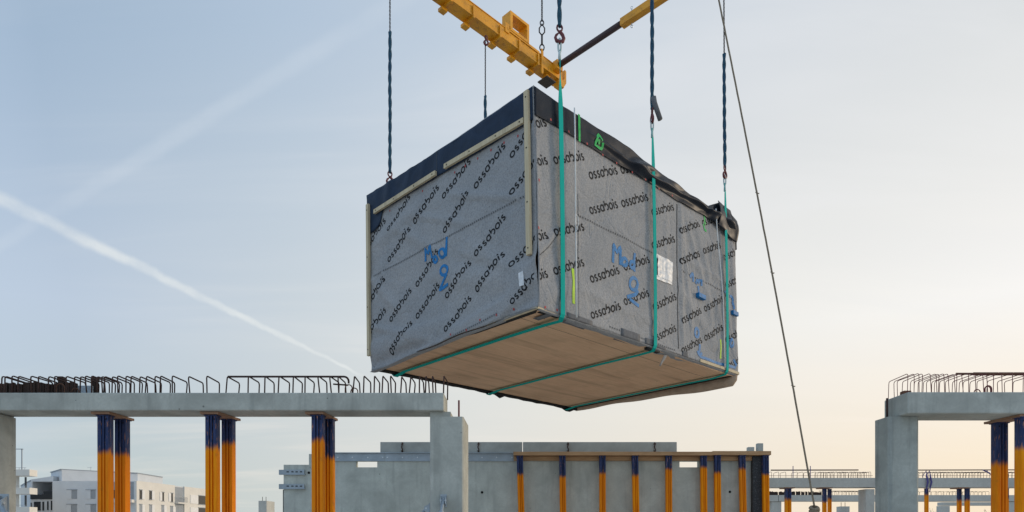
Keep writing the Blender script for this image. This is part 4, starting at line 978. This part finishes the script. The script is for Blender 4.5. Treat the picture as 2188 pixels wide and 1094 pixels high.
for a, c in ((700, 822.5), (823.5, 1097)):
    b = MB(); pf = [(YW-.002, wz(985.6)), (YW-.03, wz(985.6)), (YW-.03, wz(984.8)), (YW-.014, wz(984.8)), (YW-.014, wz(968.6)), (YW-.07, wz(968.6)), (YW-.07, wz(967.2)), (YW-.002, wz(967.2))]; b.hexa([(wx(a), y, z) for y, z in pf], [(wx(c), y, z) for y, z in pf]);  b.build('rail_length', M_galv, t)
for px in (722, 753, 786, 818, 828, 860, 892, 925, 957, 1000, 1030, 1061, 1094):
    b = MB(); p = at(px, 977.5, YW-.014); b.tube([p, p+Vector((0, -.02, 0))], .020, 6); b.build('bolt', M_bolt, t)
for y, lab in ((1004, 'upper galvanised slotted bracket on the left end of the wall'), (1034.5, 'lower galvanised slotted bracket on the left end of the wall')):
    t = thing('slotted_bracket', (wx(625), YW, wz(y+6)), lab, 'bracket', 'slotted steel brackets on the wall')
    b = MB(); b.box((wx(597), YW-.045, wz(y+10.5)), (wx(651), YW-.003, wz(y))); b.box((wx(598), YW-.07, wz(y+10.8)), (wx(653), YW-.003, wz(y+9.4)));  b.build('channel', M_galv, t)
    for px in (616, 626, 635, 644.5):
        b = MB(); b.box((wx(px-2.4), YW-.048, wz(y+5.6)), (wx(px+2.4), YW-.040, wz(y+3.4))); b.build('slot', M_hole, t)
for a, c, ya, yb, Y, lab in ((1097, 1523, 965, 972.8, 17.22, 'long upper wooden plank lying on the wall prop heads'), (1523, 1648, 963.6, 972, 17.22, 'short upper wooden plank at the right end over the black board'), (1098, 1607, 975, 984, 17.40, 'lower wooden plank fixed flat against the wall behind the prop heads')):
    b = MB(); x0_, x1_ = at(a, 0, Y).x, at(c, 0, Y).x; z0_, z1_ = zat(yb, Y), zat(ya, Y)
    b.box((x0_, Y, z0_), (x1_, Y+(.26 if Y < 17.3 else .09), z1_), .005); tag(b.build('wooden_plank', M_plank, None, ((x0_+x1_)/2, Y+.05, z0_)), lab, 'plank', 'planks over the wall props')
GW = 'orange props with blue heads along the wall'
YP = 17.32
names = ['first', 'second', 'third', 'fourth', 'fifth', 'sixth', 'seventh', 'eighth', 'ninth']
for i, (xt, xb, ty) in enumerate(((1110.5, 1114, 1013), (1201.5, 1203, 1018), (1287, 1287.5, 1011), (1356.5, 1359, 1016), (1428.5, 1429, 1003), (1503, 1504, 998), (1532.5, 1533.5, 1009), (1585, 1588, 1002), (1635, 1636.5, 1013))):
    zt = zat(973, YP); xtop = at(xt, 0, YP).x; xbot2 = at(xb, 0, YP).x; zb2 = zat(1094, YP); sl = (xbot2-xtop)/(zt-zb2); xfoot = xtop+sl*zt
    extra = ('at the left end of the planks', 'right of the first wall prop', 'third from the left along the wall', 'with drips, fourth from the left along the wall', 'fifth from the left along the wall', 'just right of the small wall opening', 'close right of the one beside the opening', 'left of the black board', 'at the planks\' right end beside the black board')[i]
    o = prop(xfoot, YP, zt, zat(ty, YP), 'slim orange prop with blue head '+extra, GW, lean=-math.atan(sl), sw=.93)
b = MB(); x0_, x1_ = at(1607.5, 0, 17.38).x, at(1628.5, 0, 17.38).x; b.box((x0_, 17.36, 0), (x1_, 17.48, zat(975, 17.36)), .004); tag(b.build('black_board', M_black, None, ((x0_+x1_)/2, 17.4, 0)), 'tall black splashed board at the right end of the wall', 'board')
b = MB(); x0_, x1_ = at(1628.5, 0, 17.42).x, at(1643.5, 0, 17.42).x; b.box((x0_, 17.44, 0), (x1_, 17.6, zat(974, 17.4)), .004); tag(b.build('dark_board', M_black, None, ((x0_+x1_)/2, 17.5, 0)), 'dark board edge behind the last wall prop', 'board')
for a, c, y, lab in ((1599, 1612, 955, 'lower grey square post end rising behind the plank'), (1619, 1631, 947, 'taller grey square post end rising behind the plank')):
    b = MB(); x0_, x1_ = at(a, 0, 18.4).x, at(c, 0, 18.4).x; b.box((x0_, 18.4, 0), (x1_, 18.55, zat(y, 18.4)), .006); tag(b.build('square_post', M_conc_rough, None, ((x0_+x1_)/2, 18.45, 0)), lab, 'post', 'square posts behind the wall')

# ------------------------------------------------------------------ frame rows farther back on the right
YA = 19.5
def row_x(a, c, step, Y, jit=.3):
    rnd = random.Random(int(a)); out = []; p = a
    while p < c: out.append(at(p, 0, Y).x); p += step*(1+rnd.uniform(-jit, jit))
    return out
rowA = beam('nearer of the distant concrete beams behind the thick column, with fine rebar loops and a long bar', at(1560, 0, YA).x, at(2420, 0, YA).x, YA, YA+.5, zat(1041, YA), zat(1021, YA),
     row_x(1650, 1700, 16, YA)+row_x(1705, 1760, 11, YA)+row_x(1762, 1868, 6.2, YA)+row_x(1966, 2118, 7.0, YA)+row_x(2150, 2200, 8, YA), M_rebar, 'concrete beams of the frame', .18, .006, mconc=M_conc_far, ragged=.008)
b = MB(); b.tube([(at(1640, 0, YA).x, YA+.08, zat(1016, YA)), (at(1868, 0, YA).x, YA+.08, zat(1016, YA))], .006, 5); b.tube([(at(1966, 0, YA).x, YA+.08, zat(1016, YA)), (at(2200, 0, YA).x, YA+.08, zat(1016, YA))], .006, 5); b.build('tie_wire', M_rebar, rowA)
bar('long dark bar lying on the distant loops between the wall and the thick column', [(at(1647, 0, YA+.2).x, YA+.2, zat(1004.6, YA+.2)), (at(1834, 0, YA+.2).x, YA+.2, zat(1004.2, YA+.2))], .018, M_rebar)
bar('long dark bar lying on the distant loops right of the thick column', [(at(1940, 0, YA+.2).x, YA+.2, zat(1004.5, YA+.2)), (at(2230, 0, YA+.2).x, YA+.2, zat(1003.8, YA+.2))], .016, M_rebar)
for px, lab in ((1694.5, 'thin upright bar above the distant beam, left of the rope'), (1731.5, 'thin upright bar above the distant beam, just right of the rope')):
    b = MB(); X = at(px, 0, YA+.1).x; b.tube([(X, YA+.1, zat(1021, YA)), (X, YA+.1, zat(995, YA))], .012, 6); tag(b.build('upright_bar', M_purple, None, (X, YA+.1, zat(1021, YA))), lab, 'steel bar', 'upright bars on the distant beam')
column('slim distant column just left of the thick column', rect(at(1852, 0, YA).x, at(1872, 0, YA).x, YA+.06, YA+.5), zat(1044, YA)-.01, M_conc_far)
GA = 'orange props under the distant beams'
za = zat(1041, YA)-.03
for px, w_, ty, lab in ((1683.5, .98, 1066, 'distant orange prop with grey-blue head, left of the rope'), (1761.5, .62, 1072, 'distant slim prop with dark blue head, left one of a pair'), (1772.5, .58, 1065, 'distant slim prop with blue head, right one of a pair'),
                        (1979.5, .55, 1057, 'distant slim orange prop right of the thick column'), (2049.5, .62, 1068, 'distant dark rusty prop under the far beam'), (2066.5, .66, 1068, 'distant prop with blue head right of the rusty one'), (2152, .42, 1066, 'distant slim prop with blue head beside the big prop at right')):
    Yp = YA+.12+(.2 if 'right one' in lab or 'dark rusty' in lab else 0); prop(at(px, 0, Yp).x, Yp, za, zat(ty, Yp), lab, GA, sw=w_)
for px, lab in ((1683, 'small plate on the distant prop left of the rope'), (1762, 'small plate on the distant slim prop pair'), (2052, 'small plate on the distant rusty prop')):
    X = at(px, 0, YA+.2).x; packer(X, YA+.02, YA+.45, za, .30, lab)
# violet lashing straps thrown over the distant beam
def strap(label, px, dx):
    pts = [at(px-8, 1018, YA-.02), at(px, 1006, YA+.1), at(px+2, 1019, YA-.03), at(px+dx, 1030, YA-.05), at(px+dx*.4, 1041, YA-.03), at(px+dx*.1, 1052, YA-.02)]
    b = MB(); b.tube(pts, [.012, .014, .026, .03, .022, .012], 4); tag(b.build('lashing_strap', M_purple, None, pts[-1]), label, 'strap', 'violet straps on the distant beam')
strap('violet lashing strap hanging over the distant beam, nearer the thick column', 1979, 3.5); strap('violet lashing strap hanging over the distant beam, second from the thick column', 1986, 4.5)
b = MB(); b.tube([at(2100, 1004, YA), at(2112, 1010, YA), at(2124, 1018, YA-.02)], .018, 5); b.tube([at(2108, 1004, YA), at(2112, 1011, YA)], .012, 5); tag(b.build('lashing_strap', M_purple, None, at(2112, 1010, YA)), 'violet strap lying across the loops left of the big right prop', 'strap', 'violet straps on the distant beam')
YB = 28.0
rowB = beam('second distant concrete beam seen below the nearer one, topped with a dark rebar row', at(1600, 0, YB).x, at(2420, 0, YB).x, YB, YB+.5, zat(1071, YB), zat(1057.8, YB), row_x(1780, 1850, 7.5, YB)+row_x(1966, 2120, 9, YB, .5), M_rebar, 'concrete beams of the frame', .155, .007, mconc=M_conc_far, ragged=.01)
b = MB(); X = at(1663.5, 0, YB).x; b.box((X-.008, YB-.004, zat(1071, YB)), (X+.008, YB+.1, zat(1058, YB))); b.build('beam_joint', M_seam, rowB)
b = MB(); rnd = random.Random(4); p = 1630
while p < 1756:
    w_ = rnd.uniform(1.2, 2.6); X = at(p, 0, YB+.2).x; b.box((X, YB+.2, zat(1057.8, YB)), (at(p+w_*.85, 0, YB+.2).x, YB+.26, zat(1050.5+rnd.uniform(-1, 1.4), YB+.2))); p += w_+(2.2 if rnd.random() < .06 else 0)
tag(b.build('dark_sheet_row', M_rust, None, (at(1690, 0, YB).x, YB+.2, zat(1057.8, YB))), 'row of dark rusty upright strips on the second distant beam', 'steel sheets')
bar('thin bar lying over the second distant beam left of the slim column', [(at(1752, 0, YB).x, YB+.1, zat(1049, YB)), (at(1826, 0, YB).x, YB+.1, zat(1049, YB)), (at(1845, 0, YB).x, YB+.1, zat(1049.5, YB)), (at(1849, 0, YB).x, YB+.1, zat(1057, YB))], .012, M_rebar)
def stub(label, a, c, y, Y, side, pins=True, d_=.4):
    x0_, x1_ = at(a, 0, Y).x, at(c, 0, Y).x; t = column(label, rect(x0_, x1_, Y, Y+d_), zat(y, Y), M_conc_far)
    if pins:
        for k in (.3, .72): b = MB(); X = x0_+(x1_-x0_)*k; b.tube([(X, Y+.2, zat(y+2, Y)), (X, Y+.2, zat(y-9, Y))], .012, 5); b.build('dowel', M_rebar, t)
    return t
stub('short distant column with two pins, alone between the prop pair and the slim column', 1796, 1816, 1082, 30, 0)
stub('rounded distant column under the second beam, right of the wall end', 1649, 1670, 1071.5, 28.05, 0, False, .44)
stub('distant column stub with two pins left of the grey wall', 552, 570, 1070, 30, 0, True, 1.0)
stub('distant column stub with a cap under the far beam, right of the thick column', 2010, 2030, 1081, 38, 0, False)
stub('pale distant column below the second beam at the right edge', 2155, 2175, 1072, 28.05, 0, False)
beam('farthest short concrete beam low behind the right props', at(2014, 0, 40).x, at(2420, 0, 40).x, 40, 40.5, zat(1080, 40), zat(1073, 40), [], M_rebar, 'concrete beams of the frame', mconc=M_conc_far)

# ------------------------------------------------------------------ bare trees on the horizon
def bare_tree(label, px, ytop, Y, seed, spread_=.55):
    base = Vector((at(px, 0, Y).x, Y, 0)); H_ = zat(ytop, Y); rnd = random.Random(seed)
    root = thing('bare_tree', base, label, 'tree', 'bare trees on the horizon')
    trunk, twigs = MB(), MB()
    def grow(p, dr, L, r, lev):
        pts = [p]; q = p; dd = dr
        for k in range(4):
            dd = (dd+Vector((rnd.uniform(-.18, .18), rnd.uniform(-.18, .18), rnd.uniform(-.02, .12)))).normalized(); q = q+dd*(L/4); pts.append(q)
        (trunk if lev < 1 else twigs).tube(pts, [r*(1-.13*k) for k in range(5)], 5 if lev < 2 else 3)
        if lev >= 4: return
        for k in range(rnd.choice((3, 4)) if lev < 3 else 3):
            t = rnd.uniform(.45, 1); i = min(3, int(t*4)); o = pts[i].lerp(pts[i+1], t*4-i); a = rnd.uniform(0, 6.283); s = spread_+rnd.uniform(-.1, .3)
            grow(o, (dd+Vector((math.cos(a), math.sin(a), rnd.uniform(-.1, .5)))*s).normalized(), L*rnd.uniform(.55, .75), r*.55, lev+1)
    grow(base, Vector((0, 0, 1)), H_*.42, H_*.022, 0)
    trunk.build('trunk', M_bark, root); twigs.build('crown', M_bark, root)
for args in (('bare tree low on the horizon right of the thick column', 1996, 1070, 62, 3), ('bare tree seen below the far beam, left of the rusty prop', 2040, 1080, 66, 8), ('bare tree right of the blue-headed distant prop', 2085, 1072, 58, 11),
             ('dense bare tree left of the big right prop', 2108, 1073, 60, 14), ('bare tree at the right, between the two big props', 2158, 1076, 64, 21)): bare_tree(*args)

# ------------------------------------------------------------------ apartment blocks far behind on the left
def wall_quad(mb, p, q, z0, z1, th=.3):
    p, q = Vector(p), Vector(q); n = Vector((-(q-p).y, (q-p).x)).normalized()*th
    mb.hexa([(p.x, p.y, z0), (q.x, q.y, z0), (q.x+n.x, q.y+n.y, z0), (p.x+n.x, p.y+n.y, z0)], [(p.x, p.y, z1), (q.x, q.y, z1), (q.x+n.x, q.y+n.y, z1), (p.x+n.x, p.y+n.y, z1)])
def fpt(px, Y): return (at(px, 0, Y).x, Y)
apt = thing('apartment_building', (at(240, 0, 115).x, 115, 0), 'long white apartment block with shutters, penthouse and roof terrace behind the left props', 'building')
HZ = 10.4
A0, A1, A2 = fpt(112, 110), fpt(289, 110), fpt(440, 130.8)
b = MB()
back1 = (A0[0], 135); back2 = (A2[0]-14, A2[1]+8)
b.hexa([(A0[0], A0[1], 0), (A1[0], A1[1], 0), (A2[0], A2[1], 0), (back2[0], back2[1], 0), (back1[0], back1[1], 0)], [(A0[0], A0[1], HZ), (A1[0], A1[1], HZ), (A2[0], A2[1], HZ), (back2[0], back2[1], HZ), (back1[0], back1[1], HZ)])
wl = b.build('wall', M_wht, apt)
b = MB(); dA = (Vector(A2)-Vector(A1)); nA = Vector((dA.y, -dA.x)).normalized()
sA = lambda t, o=0.0: (A1[0]+dA.x*t+nA.x*o, A1[1]+dA.y*t+nA.y*o)
def fpanel(mb, t0, t1, z0, z1, o0, o1): mb.hexa([(*sA(t0, o0), z0), (*sA(t1, o0), z0), (*sA(t1, o1), z0), (*sA(t0, o1), z0)], [(*sA(t0, o0), z1), (*sA(t1, o0), z1), (*sA(t1, o1), z1), (*sA(t0, o1), z1)])
fpanel(b, 0.0, .50, 0, HZ+.05, .0, .25); fpanel(b, .64, 1.0, 0, HZ+.05, .0, .25); b.build('wall', M_wht_lit, apt)
b = MB()
for zf in (7.4, 4.5): fpanel(b, .50, .64, zf-.25, zf, .0, .9)
b.build('balcony_slab', M_wht_lit, apt)
b = MB()
for zf in (7.4, 4.5):
    fpanel(b, .50, .64, zf+.95, zf+1.0, .80, .85)
    for k in range(15): fpanel(b, .50+.14*k/14, .501+.14*k/14, zf, zf+.95, .80, .84)
b.build('balcony_rail', M_railg, apt)
b = MB(); fpanel(b, .51, .63, 7.4, HZ-.2, .02, .05); fpanel(b, .51, .63, 4.5, 7.1, .02, .05); b.build('balcony_recess', M_shut, apt)
def tz(py, t): return zat(py, A1[1]+dA.y*t)
def tpx(px):  # parameter along the receding face for a picture column
    lo, hi = 0.0, 1.0
    for _ in range(40):
        m = (lo+hi)/2; q = sA(m)
        if X0+F*q[0]/q[1] < px: lo = m
        else: hi = m
    return lo
for (xa, xb, ya, yb, sh) in ((295, 300, 1047, 1066, 1), (316, 321, 1049, 1067, 1), (343, 347.5, 1052, 1070, -1), (362, 366.5, 1054, 1072, -1), (295, 300, 1078, 1098, 2), (316, 321, 1079, 1098, 2), (342, 347, 1080, 1098, 2), (361, 366, 1082, 1098, 2), (421, 437, 1059, 1077, -1), (421, 437, 1085, 1099, -1)):
    t0, t1 = tpx(xa), tpx(xb); z1, z0 = tz(ya, t0), tz(yb, t0); m = MB(); fpanel(m, t0, t1, z0, z1, .25, .28); f = m.build('window', M_glass if sh != 2 else M_shut, apt)
    m = MB(); w_ = (t1-t0)
    if sh == -1: fpanel(m, t0-w_*1.05, t0-w_*.04, z0, z1, .26, .34)
    else: fpanel(m, t1+w_*.04, t1+w_*1.15, z0, z1, .26, .34)
    m.build('shutter', M_shutw, f)
    m = MB(); fpanel(m, t0-.004, t1+.004, z1, z1+.12, .25, .36); fpanel(m, t0-.004, t1+.004, z0-.1, z0, .25, .36); m.build('frame', M_shut, f)
YF = 110.0
for (xa, xb, ya, yb, closed) in ((154, 164.5, 1047, 1066, 1), (194.5, 204, 1047, 1066, 1), (153, 164.5, 1078, 1098, 1), (194.5, 205, 1078, 1098, 1), (242, 248, 1047, 1064, 0)):
    m = MB(); m.box((at(xa, 0, YF).x, YF-.04, zat(yb, YF)), (at(xb, 0, YF).x, YF-.01, zat(ya, YF))); f = m.build('window', M_shut if closed else M_glass, apt)
    m = MB(); x_ = at(xa, 0, YF).x; m.box((x_-.80, YF-.10, zat(yb, YF)), (x_-.03, YF-.05, zat(ya, YF))); m.build('shutter', M_wht, f)
    m = MB(); m.box((x_-.85, YF-.16, zat(ya, YF)), (at(xb, 0, YF).x+.05, YF-.01, zat(ya, YF)+.09)); m.build('lintel', M_shut, f)
m = MB(); m.box((at(237, 0, YF).x, YF-.9, zat(1074, YF)), (at(288, 0, YF).x, YF-.01, zat(1068, YF))); m.build('balcony_slab', M_wht_lit, apt)
m = MB(); m.box((at(239, 0, YF).x, YF-.03, zat(1066, YF)), (at(286, 0, YF).x, YF-.005, zat(1030, YF))); m.build('balcony_recess', M_shut, apt)
b = MB()
P = [fpt(109, 117), fpt(132, 111.5), fpt(211, 115), fpt(294, 118.5), (at(294, 0, 118.5).x, 127), (at(109, 0, 117).x, 127)]
b.hexa([(x, y, HZ+.02) for x, y in P], [(x, y, 12.45) for x, y in P]); pent = b.build('penthouse', M_wht, apt)
b = MB(); b.hexa([(x+(.15 if i > 2 else -.1), y-.15, 12.45) for i, (x, y) in enumerate(P)], [(x+(.15 if i > 2 else -.1), y-.15, 12.57) for i, (x, y) in enumerate(P)]); b.build('roof_edge', M_shut, pent)
b = MB()
for px in (116, 124.5): q = at(px, 0, 117-(px-109)*5.5/23-.12); b.box((q.x-.09*2, q.y-.02, zat(1027, q.y)), (q.x+.09, q.y+.06, zat(1020.5, q.y)))
b.build('small_window', M_glass, pent)
b = MB(); X = at(190, 0, 114).x; b.tube([(X, 114.5, 12.5), (X, 114.5, 13.2)], .03, 5); b.tube([(X-.6, 114.5, 13.1), (X+.2, 114.5, 13.15)], .02, 5); b.build('aerial', M_railg, pent)
# roof terrace wing
TZ0, TZ1 = zat(1066, 112), zat(1029, 112)
b = MB(); xa, xb = at(66, 0, 112).x, at(114, 0, 112).x
b.box((xa, 112, 0), (xb, 122, TZ0)); b.box((xa, 119, TZ0), (xb, 122, TZ1)); b.box((xa, 112, TZ0), (xa+.25, 119, TZ1))
W0 = [(xa, 112), (xb, 112), (xb, 122), (at(44, 0, 124).x, 124)]
b.hexa([(x, y, TZ1) for x, y in W0], [(W0[0][0], W0[0][1], TZ1+.35), (W0[1][0], W0[1][1], zat(1017, 112)), (W0[2][0], W0[2][1], zat(1016, 112)), (W0[3][0], W0[3][1], TZ1+.3)])
wall_quad(b, (at(44, 0, 124).x, 124), (xa, 112), 0, TZ1+.3, .25); tw = b.build('terrace_wing', M_wht, apt)
b = MB(); b.box((xa, 111.85, TZ0-.05), (xb+.3, 111.95, TZ0+.75)); b.box((at(90, 0, 112).x, 112.3, TZ0+.7), (at(110, 0, 112).x, 112.5, TZ0+1.35)); b.build('terrace_rail', M_rail, tw)
b = MB(); b.box((at(95, 0, 115).x, 118.8, TZ0), (at(101, 0, 115).x, 118.95, TZ1-.3)); b.build('terrace_door', M_glass, tw)
b = MB()
for (pa_, pb_, ya, yb) in ((73, 87, 1072, 1091), (91, 94.5, 1072, 1091), (101, 104, 1071, 1090), (109, 112, 1070, 1090), (66, 68, 1074, 1092)): b.box((at(pa_, 0, 112).x, 111.93, zat(yb, 112)), (at(pb_, 0, 112).x, 111.99, zat(ya, 112)))
b.build('window', M_glass, tw)
# nearer block with stacked balconies, half hidden by the column
YN = 95.0
apn = thing('apartment_building', (at(-40, 0, YN).x, YN+6, 0), 'white apartment block with stacked balconies beside the left column', 'building')
b = MB(); k = [(at(-160, 0, YN).x, YN+1.6), (at(41.5, 0, YN+1.6).x, YN+1.6), (at(37, 0, YN+14).x-1, YN+14), (at(-160, 0, YN).x, YN+14)]
b.hexa([(x, y, 0) for x, y in k], [(x, y, zat(1004, YN)) for x, y in k]); b.build('wall', M_wht_lit, apn)
for y in (1003, 1042, 1083):
    b = MB(); z0_, z1_ = zat(y+13.5, YN), zat(y, YN); b.box((at(-150, 0, YN).x, YN, z0_), (at(63, 0, YN).x, YN+1.58, z0_+.2)); b.box((at(-150, 0, YN).x, YN, z0_+.2), (at(63, 0, YN).x, YN+.15, z1_)); b.box((at(63, 0, YN).x-.15, YN+.15, z0_+.2), (at(63, 0, YN).x, YN+1.58, z1_)); o = b.build('balcony', M_wht_lit, apn)
    b = MB(); b.box((at(-150, 0, YN).x, YN+.05, z1_+.22), (at(55, 0, YN).x, YN+.09, z1_+.27))
    for px in range(-140, 56, 12): b.box((at(px, 0, YN).x, YN+.05, z1_), (at(px, 0, YN).x+.04, YN+.09, z1_+.22))
    b.build('balcony_rail', M_railg, o)
b = MB()
for y in (1017.5, 1057): b.box((at(36, 0, YN).x, YN+1.5, zat(y+24, YN)), (at(40, 0, YN).x, YN+1.58, zat(y, YN)))
b.build('window', M_glass, apn)
b = MB(); X = at(39.5, 0, YN).x; b.box((X-.05, YN+.6, zat(1004, YN)), (X+.06, YN+.7, zat(958, YN))); b.box((at(10, 0, YN).x, YN+.6, zat(959, YN)), (X+.2, YN+.7, zat(957.6, YN))); b.build('terrace_frame', M_shut, apn)
